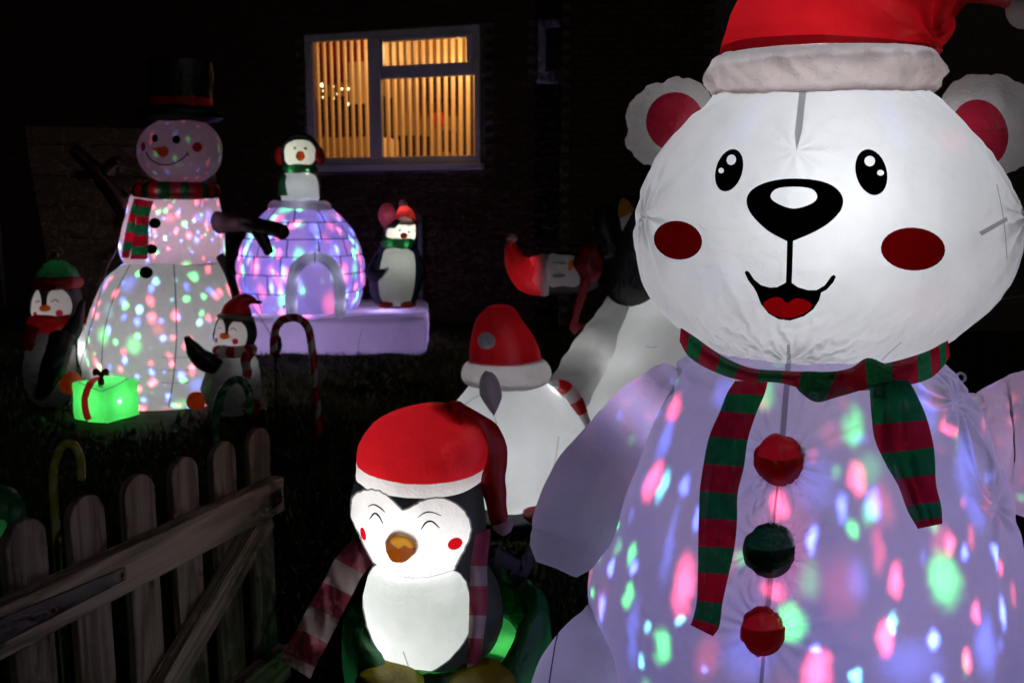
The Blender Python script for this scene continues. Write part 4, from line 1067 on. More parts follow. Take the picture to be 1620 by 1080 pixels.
part('latch_wire', *tube([gp(s, z + .004, .056), W(470, 775, gp(s, z).y + .06), W(500, 762, gp(s, z).y + .14)], .0016, n=5, m=16), 'metal', gate)

# ---- candy canes
def cane(name, label, pts_px, Y, r, ca, cb, turns, mat_rough=.25):
    P = [W(x, y, Y) for x, y in pts_px]; g0 = P[0].copy()
    if P[0].z > .02: g0 = Vector((P[0].x + (P[0].x - P[1].x) * .1, P[0].y, -.02)); P = [g0, (g0 + P[0]) / 2] + P
    t = thing(name, label, 'candy cane', (P[0].x, P[0].y, 0), 'candy cane stakes on the lawn')
    m = 140; n = 20; v, f = tube(P, r, n=n, m=m)
    a, b = f[0], f[-1]; mi = []
    for q in f:
        if len(q) == 3: mi.append(0); continue
        i, j = divmod(min(q), n); j = q[0] % n; mi.append(1 if ((i * turns / m * n * 1.0 + j) % n) < n * .42 else 0)
    part('shaft', v, f, [ca, cb], t, midx=mi); return t
pl = lambda nm, c: solid(nm, c, rough=.22, spec=.5)
cr_, cw_, cg_, cy_ = pl('cane_red', (.5, .012, .015)), pl('cane_white', (.5, .46, .44)), pl('cane_green', (.01, .16, .05)), pl('cane_yellow', (.5, .52, .04))
cw2 = pl('cane_clear', (.6, .65, .3)); cw3 = pl('cane_palegreen', (.12, .26, .15))
cane('candy_cane', 'red and white candy cane stake in front of the igloo base', [(505, 692), (501, 640), (497, 590), (492, 540), (486, 516), (473, 504), (456, 503), (441, 511), (434, 530), (433, 556)], 5.75, .026, cr_, cw_, 9)
cane('candy_cane', 'dark green candy cane stake before the waving penguin', [(341, 696), (341, 670), (345, 640), (353, 616), (368, 602), (382, 602), (392, 615), (395, 635), (393, 652)], 5.55, .026, cg_, cw3, 9)
cane('candy_cane', 'yellowish candy cane stake behind the picket gate', [(93, 920), (91, 870), (86, 800), (84, 755), (88, 728), (97, 708), (108, 701), (120, 708), (127, 726), (129, 755)], 2.5, .0125, cy_, cw2, 9)
# ---- dark green rounded inflatable peeking in at the left edge
gb = thing('green_inflatable', 'dark green rounded inflatable at the left edge behind the gate', 'inflatable', (W(-40, 900, 2.9).x, 2.9, 0))
sh = Shell(rows([(772, -30, 0), (778, -55, 18), (795, -75, 30), (820, -88, 38), (860, -95, 42), (930, -95, 42), (1000, -85, 32)], 2.9, .9, n=40, m=40)); sh.crumple(.01, 10, seed=3)
sh.cut('panel', 'brightgreen', smooth_poly([(-60, 840), (-10, 822), (10, 826), (4, 845), (-20, 860)], 20)); sh.build('body', 'green_dark', gb)
lamp(gb, W(-20, 850, 2.9), .10, (1, 1, 1), .02)
# ---- guy ropes
def rope(label, pts_, r=.004):
    o = part('guy_rope', *tube(pts_, r, n=5, m=14), 'rope'); tag(o, label, 'rope', 'guy ropes of the inflatables')
rope('pale guy rope slanting to the lawn between the red candy cane and the waving penguin', [W(430, 556, 6.2), W(455, 620, 5.95), W(484, 686, 5.72)])
rope('thin guy rope from the waving penguin hat to the dark stake light', [W(396, 478, 6.55), W(418, 512, 6.4), W(436, 546, 6.3)], .003)
rope('thin guy rope running down the left flank of the big snowman', [W(190, 386, 6.85), W(180, 405, 6.7), W(165, 440, 6.6), W(110, 640, 6.35)], .003)
rope('guy rope stretching right from behind the polar bear head', [W(1560, 478, 2.6), W(1640, 463, 2.8), W(1760, 440, 3.1)], .002)
# ---- black stake light
sl_ = thing('stake_light', 'small black stake light between the red candy cane and the waving penguin', 'garden light', ground_hit(437, 640))
by = 6.1
part('cap', *tube([W(439, 514, by), W(438, 524, by), W(437, 533, by)], [.004, .012, .024], n=14, m=14), 'darkplastic', sl_)
part('lantern', *tube([W(437, 533, by), W(437, 548, by), W(436, 562, by)], [.032, .04, .022], n=14, m=14, round0=False), 'darkplastic', sl_)
part('spike', *tube([W(436, 560, by), W(436, 600, by), Vector((W(436, 600, by).x, by, -.02))], .007, n=8, m=10), 'darkplastic', sl_)
part('tee_bar', *tube([W(432, 515, by), W(446, 515, by)], .006, n=8, m=4), 'darkplastic', sl_)

# ================================================================ WHITE FIGURE IN SANTA HAT, SLIDE AND SLIDING PENGUIN (middle)
FYm = 4.0
fig = thing('snowman_inflatable', 'round white inflatable figure in a red Santa hat with a dangling grey flap', 'inflatable', (W(815, 800, FYm).x, FYm, .0))
R = [(596, 752, 858), (612, 738, 876), (640, 719, 903), (680, 702, 926), (720, 694, 934), (760, 706, 922), (785, 735, 893), (800, 775, 860), (806, 800, 838)]
fs = Shell(rows(R, FYm, .85, n=90, m=70)); fs.crumple(.02, 3.5, seed=3); fs.crumple(.008, 11, (1, 1, .4), seed=4)
fb = fs.bvh(); fs.pucker(hit(fb, 783, 660), .10, .010, 11, seed=2)
fs.cut('seam', 'seam', stroke([(732, 642), (752, 628), (772, 620)], 1.3, 6)); fs.cut('seam', 'seam', stroke([(776, 648), (786, 670), (789, 700)], 1.2, 6)); fs.cut('seam', 'seam', stroke([(884, 690), (878, 730), (868, 760)], 1.3, 6))
fs.build('body', 'white', fig)
R = [(480, 785, 800), (484, 772, 812), (492, 763, 820), (505, 753, 828), (525, 748, 839), (550, 744, 850), (572, 742, 856)]
hs = Shell(rows(R, FYm, .85, n=60, m=40, cap1=False)); hs.crumple(.012, 6, seed=5); hs.cut('seam', 'red_dark', stroke([(774, 488), (776, 520), (778, 572)], 1.6, 6)); hs.build('hat', 'red', fig)
R = [(566, 752, 850), (570, 742, 860), (578, 734, 868), (590, 731, 871.5), (602, 735, 868), (610, 744, 860), (614, 756, 848)]
hs = Shell(rows(R, FYm, .88, n=60, m=30)); hs.crumple(.01, 9, seed=6); hs.build('hat_brim', 'white_soft', fig)
hb2 = W(770, 539, FYm - .24); sh = Shell(ellipsoid(hb2, (.037, .037, .037), 20, 12)); sh.crumple(.008, 24, seed=2); sh.build('pompom', 'grey_pale', fig)
Lp = [(768, 586), (760, 597), (758.5, 610), (759, 624), (768, 640), (781, 657)]; Rp = [(769, 586), (780, 590), (788, 601), (794, 624), (790, 640), (782, 657)]
v, f, mi = ribbon(Lp, Rp, lambda px, py, u: FYm - .36 - .0 * u, m=20, k=6, thick=0, bulge=.05); part('flap', v, f, 'grey', fig, smooth=False)
lamp(fig, hb2, .006, (.9, .9, 1), .01)  # lamp added inside the pompom in place of ambient light on it
# striped hoop at the right shoulder
bnd = [(872, 606), (893, 612), (911, 634), (921, 660), (928, 690), (930, 730), (924, 775)]
P = [W(x, y, FYm - .02 + .02 * i) for i, (x, y) in enumerate(bnd)]; n_ = 20; m_ = 70
v, f = tube(P, [.012, .03, .034, .032, .034, .036, .036], [.03] * 7, n=n_, m=m_)
mi = [(int((min(q) // n_) / m_ * 8.2) + 1) % 2 for q in f]; part('striped_band', v, f, ['red', 'white_small'], fig, midx=mi)
part('sled', *tube([W(760, 818, FYm - .02), W(820, 822, FYm - .05), W(900, 815, FYm)], .10, .035, ref=(0, 0, 1), n=20, m=20), 'black', fig)
part('boot', *ellipsoid(W(848, 812, FYm - .22), (.06, .09, .035), 20, 10), 'red_dark', fig)
lamp(fig, W(812, 720, FYm), 3.0, (.95, .98, 1), .03); lamp(fig, W(872, 618, FYm - .02), .22, (1, 1, 1), .012); lamp(fig, W(800, 545, FYm), .10, (1, .95, .95), .02); lamp(fig, W(800, 592, FYm), .34, (1, .97, .98), .02)

slide = thing('slide_inflatable', 'grey-white inflatable snow slide sloping behind the polar bear arm', 'inflatable', (W(1020, 700, 4.7).x, 4.7, 0))
def slab(path, hwid, th, n=48, m=40, nrm=(-.55, -.62, .56)):
    return tube(path, hwid, th, ref=nrm, n=n, m=m, p=.55)
main = Shell(slab([W(1098, 440, 5.15), W(1048, 530, 4.85), W(1000, 630, 4.6), W(960, 740, 4.35), W(930, 830, 4.15)], [.28, .33, .36, .38, .38], .19)); main.crumple(.02, 4, seed=3)
main.cut('seam', 'seam', stroke([(1022, 547), (1031, 550), (1040, 547)], 1.4, 4)); main.build('ramp', 'white_dim', slide)
rl = Shell(tube([W(985, 486, 4.98), W(950, 540, 4.75), W(912, 600, 4.5), W(880, 660, 4.3), W(860, 740, 4.15)], [.105, .115, .115, .11, .10], .10, n=40, m=60)); rl.crumple(.012, 9, (1, 1, 2), seed=5); rl.build('side_bolster', 'white_dim', slide)
rl = Shell(tube([W(1180, 470, 5.2), W(1130, 600, 4.8), W(1080, 740, 4.4), W(1060, 830, 4.2)], .11, .10, n=30, m=40)); rl.crumple(.012, 9, seed=6); rl.build('side_bolster', 'white_dim', slide)
part('support', *tube([W(1100, 520, 5.35), Vector((W(1100, 520, 5.35).x, 5.4, .05))], .30, .22, n=30, m=16, p=.7), 'white_dim', slide)
[lamp(slide, W(x, y, d), 1.45, (1, 1, 1), .06) for x, y, d in ((1085, 462, 5.09), (1048, 530, 4.88), (1010, 605, 4.68), (975, 690, 4.47))]; lamp(slide, W(930, 575, 4.64), .42, (1, 1, .97), .02); lamp(slide, W(970, 512, 4.87), .34, (1, 1, .97), .02)

SPY = 4.75
sp = thing('penguin_inflatable', 'black inflatable penguin lying on the slide top, Santa hat pointing left', 'inflatable', W(985, 470, SPY))
sh = Shell(rows([(308, 985, 998), (316, 974, 1012), (330, 962, 1025), (360, 955, 1040), (400, 952, 1050), (440, 953, 1048), (465, 962, 1036), (480, 975, 1015), (486, 990, 1002)], SPY, .9, n=60, m=50)); sh.crumple(.014, 7, seed=3)
sh.cut('tail_tip', 'yellow_dim', smooth_poly([(983, 313), (995, 318), (1002, 330), (998, 337), (980, 345), (978, 328)], 24)); sh.cut('tail_tip_lining', 'white_small', [(980, 344), (1000, 336), (993, 350), (984, 366)])
sh.build('body', 'black', sp)
hd = Shell(tube([W(872, 434, SPY - .02), W(893, 432, SPY - .02), W(925, 432, SPY)], [.112, .118, .10], [.10, .11, .10], n=50, m=40)); hd.crumple(.006, 9, seed=4)
hd.cut('beak', 'orange_deep', ell(903, 419, 4.5, 9, 12)); hd.cut('eye', 'rim', ell(886, 416, 12, 2.5, 4)); hd.cut('eye', 'rim', ell(884, 436, 11, 3, -3))
hd.cut('face', 'grey_pale', smooth_poly([(868, 403), (885, 403), (905, 404), (915, 408), (916, 430), (917, 448), (908, 454), (890, 452), (868, 451)], 32)); hd.build('head', 'black', sp)
ht = Shell(tube([W(860, 435, SPY - .02), W(838, 434, SPY - .02), W(818, 418, SPY - .02), W(811, 400, SPY - .02), W(808, 388, SPY - .02)], [.106, .100, .066, .044, .026], [.095, .09, .06, .044, .026], n=40, m=50, round0=False)); ht.crumple(.01, 9, seed=4); ht.build('hat', 'red', sp)
cf = Shell(tube([W(852, 435, SPY - .02), W(860, 435, SPY - .02), W(868, 435, SPY - .02)], [.107, .116, .107], [.097, .105, .097], n=40, m=12)); cf.crumple(.004, 20, seed=4); cf.build('hat_cuff', 'white_small', sp)
part('pompom', *ellipsoid(W(809, 377, SPY - .02), (.034, .034, .026), 18, 12), 'palepink', sp)
sc1 = Shell(ellipsoid(W(932, 420, SPY - .12), (.075, .06, .10), 28, 18)); sc1.crumple(.02, 12, seed=2); sc1.build('scarf_knot', 'red_dark', sp)
v, f, mi = ribbon([(920, 440), (912, 470), (905, 500), (900, 516), (908, 530)], [(936, 436), (926, 470), (916, 500), (916, 512), (928, 512)], lambda px, py, u: SPY - .17, m=24, k=4, thick=0, bulge=.01, wave=.03); part('scarf_tail', v, f, 'red_dark', sp)
v, f, mi = ribbon([(940, 391), (951, 381)], [(945, 396), (955, 388)], lambda px, py, u: SPY - .13, m=6, k=3, thick=.01); part('scarf_label', v, f, 'white_small', sp)
part('wing', *tube([W(965, 400, SPY - .14), W(950, 355, SPY - .12), W(957, 325, SPY - .08)], [.05, .045, .02], [.03, .03, .015], n=18, m=18), 'black', sp)
lamp(sp, W(840, 432, SPY - .02), .7, (1, .95, .95), .02); lamp(sp, W(861, 435, SPY - .02), .5, (1, 1, 1), .015); lamp(sp, W(900, 432, SPY - .02), .03, (1, 1, 1), .02)
lamp(sp, W(985, 400, SPY), .10, (1, 1, .95), .02)

# ================================================================ SNOWMAN GROUP (left)
SY = 6.85
sm = thing('snowman_inflatable', 'tall inflatable snowman in a black top hat covered in coloured light spots, at the left', 'inflatable', (W(265, 600, SY).x, SY, 0))
R = [(408, 215, 340), (416, 200, 352), (430, 180, 358), (445, 167, 363), (465, 157, 370), (490, 149, 375), (520, 145, 378), (550, 145, 378), (580, 150, 375), (610, 162, 366), (632, 180, 350), (643, 208, 322)]
lo = Shell(rows(R, SY, .85, n=90, m=70)); lo.crumple(.02, 3, seed=2); lo.crumple(.008, 9, (1, 1, .5), seed=3); lb = lo.bvh()
lo.cut('button', 'blackprint', ell(231, 431, 11, 9.5)); lo.cut('seam', 'seam_dark', stroke([(275, 418), (278, 470), (279, 540), (274, 600), (267, 643)], 1.7, 12)); lo.cut('seam', 'seam_dark', stroke([(206, 418), (180, 470), (164, 530), (160, 600)], 1.3, 10))
for y in (565, 585, 605): lo.cut('seam', 'seam', stroke([(255, y), (278, y + 1), (300, y)], 1.1, 4))
lo.build('lower_body', 'white', sm)
R = [(296, 222, 338), (306, 214, 343), (322, 207, 345), (345, 200, 349), (375, 195, 352), (400, 195, 353), (414, 199, 352), (418, 206, 346)]
up = Shell(rows(R, SY, .85, n=80, m=50)); up.crumple(.015, 4, seed=4); up.crumple(.007, 11, seed=5); ub = up.bvh()
up.cut('button', 'blackprint', ell(245, 353, 9.5, 8.5)); up.cut('button', 'blackprint', ell(240, 394, 9, 8)); up.cut('seam', 'seam', stroke([(240, 362), (240, 386)], 1.1, 3)); up.build('upper_body', 'white', sm)
hs = Shell(rows(ell_rows(285, 240, 66, 55, 16), SY, .9, n=80, m=60)); hs.crumple(.012, 5, seed=6)
hs.cut('eye', 'blackprint', ell(245, 219, 4.7, 6.2)); hs.cut('eye', 'blackprint', ell(279, 221, 6.5, 6.5)); hs.cut('nose', 'orange', [(240, 234.5), (261, 231), (267, 236), (266, 244), (259, 249.5), (255, 248)])
hs.cut('mouth', 'blackprint', stroke([(231, 241), (238, 252), (250, 259), (263, 261), (278, 257.5), (290, 250), (297, 243)], 2.1, 16) + stroke([(296, 240), (297, 244), (301, 247)], 1.6, 4))
hs.cut('cheek', 'cheek_red', ell(312, 233, 8, 8)); hs.cut('cheek', 'cheek_red', ell(226.5, 232, 3.6, 7.5)); hs.build('head', 'white', sm)
ht = Shell(rows([(94, 255, 320), (96, 241, 333), (105, 237, 336), (130, 237, 336), (160, 238, 335), (178, 240, 334)], SY, .9, n=60, m=30, cap1=False)); ht.crumple(.012, 6, seed=1)
z0 = W(285, 157, SY).z; z1 = W(285, 172, SY).z
ht.slice('below_band', 'black', (0, 0, z1), (0, 0, -1)); ht.slice('hat_band', 'red', (0, 0, z0), (0, 0, -1)); ht.build('hat', 'black', sm)
br = Shell(rows([(170, 240, 335), (174, 222, 348), (182, 217, 353), (190, 222, 348), (194, 240, 332)], SY, .9, n=60, m=24)); br.crumple(.012, 7, seed=2); br.build('hat_brim', 'black', sm)
SS = ('scarf_red', 'scarf_green')
Rr = [(289, 222, 338), (294, 215, 344), (303, 213, 346), (312, 216, 344), (316, 222, 338)]
v, f = rows(Rr, SY - .02, .95, n=60, m=16); mi = [int((q[0] % 60) / 60 * 26) % 2 if len(q) == 4 else 0 for q in f]; part('scarf_band', v, f, SS, sm, midx=mi)
v, f, mi = ribbon([(216, 314), (216, 345), (210, 380), (206, 410)], [(243, 318), (236, 345), (235, 380), (233, 410)], lambda px, py, u: hitY(ub, px, min(py, 405), .05, SY - .4), m=40, k=6, thick=0, bulge=.04, wave=.05, stripes=[.14, .3, .44, .6, .76, .93]); part('scarf_tail', v, f, SS, sm, midx=mi)
v, f, mi = ribbon([(212, 314), (203, 345), (197, 375), (192, 408)], [(226, 316), (216, 345), (212, 375), (204, 408)], lambda px, py, u: hitY(ub, px, min(py, 405), .03, SY - .2), m=40, k=5, thick=0, bulge=.03, wave=.05, stripes=[.1, .26, .42, .58, .74, .9]); part('scarf_tail', v, f, SS, sm, midx=mi)
def arm(P, r, extra):
    sh = Shell(merge(tube([W(*q) for q in P], r, n=24, m=30), *[tube([W(*q) for q in e], rr, n=18, m=14) for e, rr in extra])); sh.crumple(.01, 9, seed=2); sh.build('arm', 'maroon', sm)
arm([(206, 340, SY - .05), (180, 305, SY - .12), (150, 268, SY - .15), (122, 242, SY - .16)], [.085, .075, .06, .05], [([(160, 280, SY - .15), (178, 262, SY - .15), (186, 256, SY - .16)], [.05, .045, .04]), ([(155, 275, SY - .15), (138, 279, SY - .15), (126, 278, SY - .15)], [.05, .04, .035])])
arm([(346, 352, SY - .05), (368, 352, SY - .2), (405, 356, SY - .4), (446, 366, SY - .5)], [.085, .07, .06, .05], [([(404, 357, SY - .4), (416, 378, SY - .42), (424, 396, SY - .42)], [.05, .045, .04])])
part('strap', *tube([W(348, 405, SY - .1), W(365, 440, SY - .16), W(382, 500, SY - .16)], .035, .012, n=12, m=16), 'black', sm)
sv = [(6.0, .04, .38, 9, 1.3, (1, 1, .8)), (4.6, .02, .36, 8, 7.7, (1, 1, .7)), (2.4, .0, .42, 2.2, 3.7, (1, 1, .9))]
spot_lamp(sm, W(265, 540, SY + .05), 13.5, ((.42, .46, .43), (.49, .47, .50)), voro=sv)
spot_lamp(sm, W(275, 372, SY + .02), 7.5, ((.45, .33, .45), (.54, .33, .42)), voro=[(6.5, .03, .38, 8, 4.1, (1, 1, .8)), (4.2, .03, .36, 8, 9.4, (1, 1, .7)), (2.4, .0, .4, 2.2, 6.1, (1, 1, .9))])
spot_lamp(sm, W(285, 245, SY), .42, ((.5, .26, .5), (.6, .32, .5)), voro=[(4.0, .10, .35, 2.5, 2.2, (1, 1, .5))])
lamp(sm, W(280, 303, SY - .44), .10, (1, .9, .9), .02); lamp(sm, W(240, 303, SY - .36), .06, (1, .9, .9), .02); lamp(sm, W(322, 303, SY - .36), .06, (1, .9, .9), .02)  # lamps added inside the scarf band to brighten it
lamp(sm, W(330, 150, SY), .06, (1, .9, .8), .02)

def small_penguin(name, label, Yp, body_R, head_R, hat_fn, face, beak, eyes, cheeks, extra=None, bm_='greyblack', hk=.9, grp='penguins round the snowman', loc=None):
    t = thing(name, label, 'inflatable', loc or Vector((W((body_R[0][1] + body_R[0][2]) / 2, 600, Yp).x, Yp, 0)), grp)
    b = Shell(rows(body_R, Yp, .85, n=60, m=50)); b.crumple(.012, 8, seed=3); b.crumple(.006, 20, seed=4)
    h = Shell(rows(head_R, Yp, hk, n=70, m=50)); h.crumple(.005, 9, seed=5); hbv = h.bvh()
    if beak: h.drop(ell(beak[0][0], beak[0][1], beak[1] * .8, beak[1] * .5, n=10))
    for c in cheeks: h.cut('cheek', 'cheek_red', c)
    for e in eyes: h.cut('eye', 'blackprint', e)
    h.cut('face', 'white_small', face)
    if extra: extra(t, b, h)
    bo = b.build('body', bm_, t); h.build('head', 'black', t)
    if beak:
        p = hit(hbv, *beak[0]); r = beak[1] * Yp / F
        C, U, V = [], [], []
        for i in range(9):
            q = i / 8; w = 1 - .92 * q ** 1.6; C.append(p + Vector((beak[2] * q * r, -q * r * 1.3 + .01, -.25 * q * r))); U.append((r * w, 0, 0)); V.append((0, .1 * r * w, r * .62 * w))
        part('beak', *loft(C, U, V, 18, None, cap0=False), 'orange', t)
    hat_fn(t); return t
GY = 6.55
# --- left penguin, green bobble hat
def hatL(t):
    s = Shell(rows([(412, 84, 98), (416, 74, 106), (424, 66, 115), (432, 61, 121), (440, 58, 124)], GY, .9, n=50, m=24, cap1=False)); s.crumple(.006, 12, seed=2); s.build('hat', 'green', t)
    s = Shell(rows([(436, 60, 121), (440, 55, 126), (447, 53, 129), (454, 56, 127), (458, 62, 120)], GY, .9, n=50, m=20)); s.crumple(.008, 14, seed=2); s.build('hat_brim', 'red', t)
    part('pompom', *ellipsoid(W(87, 404, GY), (.026, .026, .026), 14, 10), 'maroon', t)
    s = Shell(rows([(496, 58, 116), (502, 48, 118), (512, 44, 116), (520, 50, 108), (526, 62, 98)], GY - .03, .95, n=50, m=24)); s.crumple(.014, 12, seed=3); s.build('scarf', 'red', t)
    v, f, mi = ribbon([(44, 512), (38, 530), (32, 552)], [(62, 518), (56, 536), (50, 556)], lambda px, py, u: GY - .2, m=16, k=4, thick=0, bulge=.02, wave=.03); part('scarf_tail', v, f, 'red_dark', t)
    part('wing', *tube([W(106, 535, GY - .15), W(118, 515, GY - .1), W(130, 478, GY - .05)], [.07, .06, .02], [.06, .05, .02], n=24, m=24), 'black', t)
    s = Shell(tube([W(98, 535, GY - .2), W(85, 580, GY - .3), W(66, 625, GY - .28)], [.09, .085, .05], [.06, .06, .04], n=24, m=30)); s.crumple(.012, 14, seed=8); s.build('wing', 'greyblack', t)
    s = Shell(ellipsoid(W(114, 606, GY - .22), (.075, .09, .085), 24, 14)); s.crumple(.012, 16, seed=3); s.build('foot', 'orange', t)
    lamp(t, W(84, 482, GY), .65, (1, 1, 1), .02); lamp(t, W(92, 430, GY), .10, (1, 1, 1), .02); lamp(t, W(84, 511, GY - .06), .09, (1, .9, .9), .02); lamp(t, W(116, 606, GY - .22), .035, (1, .8, .6), .02); lamp(t, W(100, 560, GY - .02), 1.6, (1, 1, 1), .02)
small_penguin('penguin_inflatable', 'small inflatable penguin in a green hat with red brim, left of the snowman', GY,
    [(518, 62, 104), (535, 50, 113), (560, 42, 117), (590, 40, 118), (620, 48, 114), (640, 60, 104)], [(446, 74, 104), (452, 60, 118), (464, 52, 125), (480, 49.5, 127), (495, 52, 124), (505, 62, 112)], hatL,
    [smooth_poly([(50, 499), (50, 478), (55, 463), (59.5, 459), (63.5, 466), (65.5, 480), (64, 499)], 28), smooth_poly([(74, 499), (74, 478), (76, 466), (84, 458), (95, 457), (107, 465), (114, 480), (113, 493), (107, 500)], 36), [(63, 484), (75, 484), (75, 500), (63, 500)]],
    ((71, 487), 9, -.2), [stroke([(56, 479), (60, 475.5), (63, 478)], 1.2, 5), stroke([(81, 477.5), (88, 474), (93, 478)], 1.3, 6)], [ell(94, 495.5, 6, 6), ell(55.5, 497, 3, 4)], loc=Vector((W(90, 600, GY).x, GY, 0)))
# --- waving penguin, Santa hat
WYp = 6.3
def hatR(t):
    s = Shell(tube([W(374, 503, WYp), W(377, 490, WYp), W(384, 478, WYp), W(394, 474, WYp), W(403, 476, WYp)], [.115, .10, .065, .035, .016], n=40, m=36, round0=False)); s.crumple(.008, 12, seed=2); s.build('hat', 'red', t)
    part('pompom', *ellipsoid(W(409, 478, WYp), (.026, .02, .014), 14, 8), 'maroon', t)
    s = Shell(tube([W(349 + 24 + 26 * math.cos(a), 502 + 2 * math.cos(a), WYp + .115 * math.sin(a)) for a in np.linspace(0, 2 * math.pi, 30)], .018, .018, ref=(0, 0, 1), n=14, m=60, round0=False, round1=False)); s.crumple(.004, 20, seed=3); s.build('hat_brim', 'white_small', t)
    Rr = [(544, 346, 398), (548, 339, 404), (554, 337, 406), (560, 342, 402), (563, 350, 394)]
    v, f = rows(Rr, WYp - .02, .95, n=48, m=16); mi = [int((q[0] % 48) / 48 * 14) % 2 if len(q) == 4 else 0 for q in f]; part('scarf', v, f, ('red', 'white_small'), t, midx=mi)
    v, f, mi = ribbon([(384, 556), (380, 572), (384, 590), (378, 604)], [(404, 560), (396, 574), (399, 588), (394, 604)], lambda px, py, u: WYp - .2, m=20, k=5, thick=0, bulge=.03, wave=.03, stripes=[.3, .6, .85]); part('scarf_tail', v, f, ('red', 'grey_pale'), t, midx=mi)
    s = Shell(tube([W(346, 578, WYp - .12), W(326, 572, WYp - .16), W(309, 556, WYp - .18), W(297, 535, WYp - .2)], [.05, .075, .06, .022], [.04, .05, .04, .02], n=24, m=30)); s.crumple(.008, 14, seed=3); s.build('wing', 'black', t)
    for x, y in ((310, 634), (398, 645)):
        s = Shell(ellipsoid(W(x, y, WYp - .22), (.062, .07, .07), 24, 14)); s.crumple(.01, 16, seed=3); s.build('foot', 'orange', t)
    lamp(t, W(368, 528, WYp), .5, (1, 1, 1), .02); lamp(t, W(376, 494, WYp), .06, (1, .9, .9), .02); lamp(t, W(385, 575, WYp - .02), 2.2, (1, 1, 1), .02); lamp(t, W(372, 554, WYp - .04), .07, (1, 1, 1), .02); lamp(t, W(309, 634, WYp - .22), .035, (1, .7, .5), .02)
small_penguin('penguin_inflatable', 'small inflatable penguin in a red Santa hat raising one wing, right of the snowman', WYp,
    [(556, 346, 398), (575, 330, 408), (600, 322, 412), (625, 322, 412), (648, 336, 402), (656, 356, 384)], [(494, 356, 392), (503, 346, 400), (518, 340, 404), (533, 338, 405), (545, 343, 400), (553, 354, 390)], hatR,
    [smooth_poly([(339, 545), (340, 525), (345, 508), (351, 505), (355, 512), (356, 528), (352, 546)], 28), smooth_poly([(360, 546), (361, 525), (364, 514), (371, 508), (380, 509), (388, 517), (391, 530), (388, 545), (380, 549)], 36), [(352, 530), (362, 530), (362, 547), (352, 546)]],
    ((355, 531), 8, -.2), [stroke([(345, 521), (348, 517.5), (351, 520)], 1.1, 5), stroke([(364, 521.5), (369, 518.5), (374, 523)], 1.2, 6)], [ell(372, 540, 4.6, 4.6), ell(342, 538, 2, 4)], loc=Vector((W(365, 640, WYp).x, WYp, 0)))
# --- white candle shape peeking out between penguin and snowman
cn = thing('candle_inflatable', 'white glowing upright shape with a small red tip between left penguin and snowman', 'inflatable', (W(137, 590, 6.75).x, 6.75, 0))
s = Shell(rows([(510, 133, 139), (516, 129, 143), (528, 126, 148), (550, 124, 150), (575, 126, 150), (592, 130, 147), (625, 130, 147)], 6.75, .9, n=40, m=40)); s.crumple(.008, 9, seed=3); s.build('body', 'white_small', cn)
part('tip', *tube([W(136, 513, 6.75), W(137, 507, 6.75), W(139, 501, 6.75)], [.02, .018, .006], n=14, m=14), 'red', cn)
lamp(cn, W(136, 550, 6.75), .7, (.97, .98, 1), .015)
# --- green gift box with red ribbon
gY = 6.25
gift = thing('gift_box_inflatable', 'glowing bright green inflatable gift box with dark red ribbon before the snowman', 'inflatable', (W(166, 650, gY).x, gY, 0))
gx = W(166, 630, gY); Rz = Matrix.Rotation(math.radians(-24), 3, 'Z')
bm = bmesh.new(); bmesh.ops.create_cube(bm, size=1); bmesh.ops.subdivide_edges(bm, edges=bm.edges[:], cuts=14, use_grid_fill=True)
for v in bm.verts:
    c = v.co * 2; e = .86; v.co = Rz @ Vector((c.x * .162 * (1 + .10 * (1 - c.y ** 2) * (1 - c.z ** 2) * abs(c.x)), c.y * .15 * (1 + .10 * (1 - c.x ** 2) * (1 - c.z ** 2) * abs(c.y)), c.z * .135 * (1 + .12 * (1 - c.x ** 2) * (1 - c.y ** 2) * abs(c.z)))) + Vector((gx.x, gY + .02, .145))
bmesh.ops.smooth_vert(bm, verts=bm.verts[:], factor=.5, use_axis_x=True, use_axis_y=True, use_axis_z=True)
bm.verts.index_update(); gv = [tuple(v.co) for v in bm.verts]; gf = [[v.index for v in f.verts] for f in bm.faces]; bm.free()
gs = Shell((gv, gf)); gs.crumple(.010, 12, seed=3); gbv = gs.bvh()
gs.cut('ribbon', 'red_ribbon', [stroke([(163, 590), (148, 600), (139, 614), (134, 632), (136, 652), (141, 664)], 11, 14)][0])
gs.cut('seam', 'seam_dark', stroke([(124, 604), (142, 612), (161, 619)], 1.5, 6)); gs.cut('seam', 'seam_dark', stroke([(161, 619), (182, 610), (204, 598)], 1.5, 6)); gs.build('box', 'brightgreen', gift)
for dx, a in ((-7, .5), (6, -.4), (0, -1.3)):
    part('bow_loop', *tube([W(160, 594, gY - .12), W(160 + dx * 1.1, 590 - 3 + (16 if a < -1 else 0), gY - .14), W(160 + dx * 1.5, 592 + (22 if a < -1 else 0), gY - .13)], [.012, .022, .014], [.01, .016, .01], n=14, m=12), 'red_dark', gift)
lamp(gift, Vector((gx.x, gY + .02, .15)), 3.6, (1, 1, .95), .02); lamp(gift, W(188, 634, gY - .085), .34, (1, 1, .95), .008)

# ================================================================ IGLOO GROUP (centre left)
IY = 10.1
ig = thing('igloo_inflatable', 'inflatable igloo of lilac-lit blocks with arched doorway on a white base slab', 'inflatable', (W(500, 530, 9.6).x, 9.8, 0))
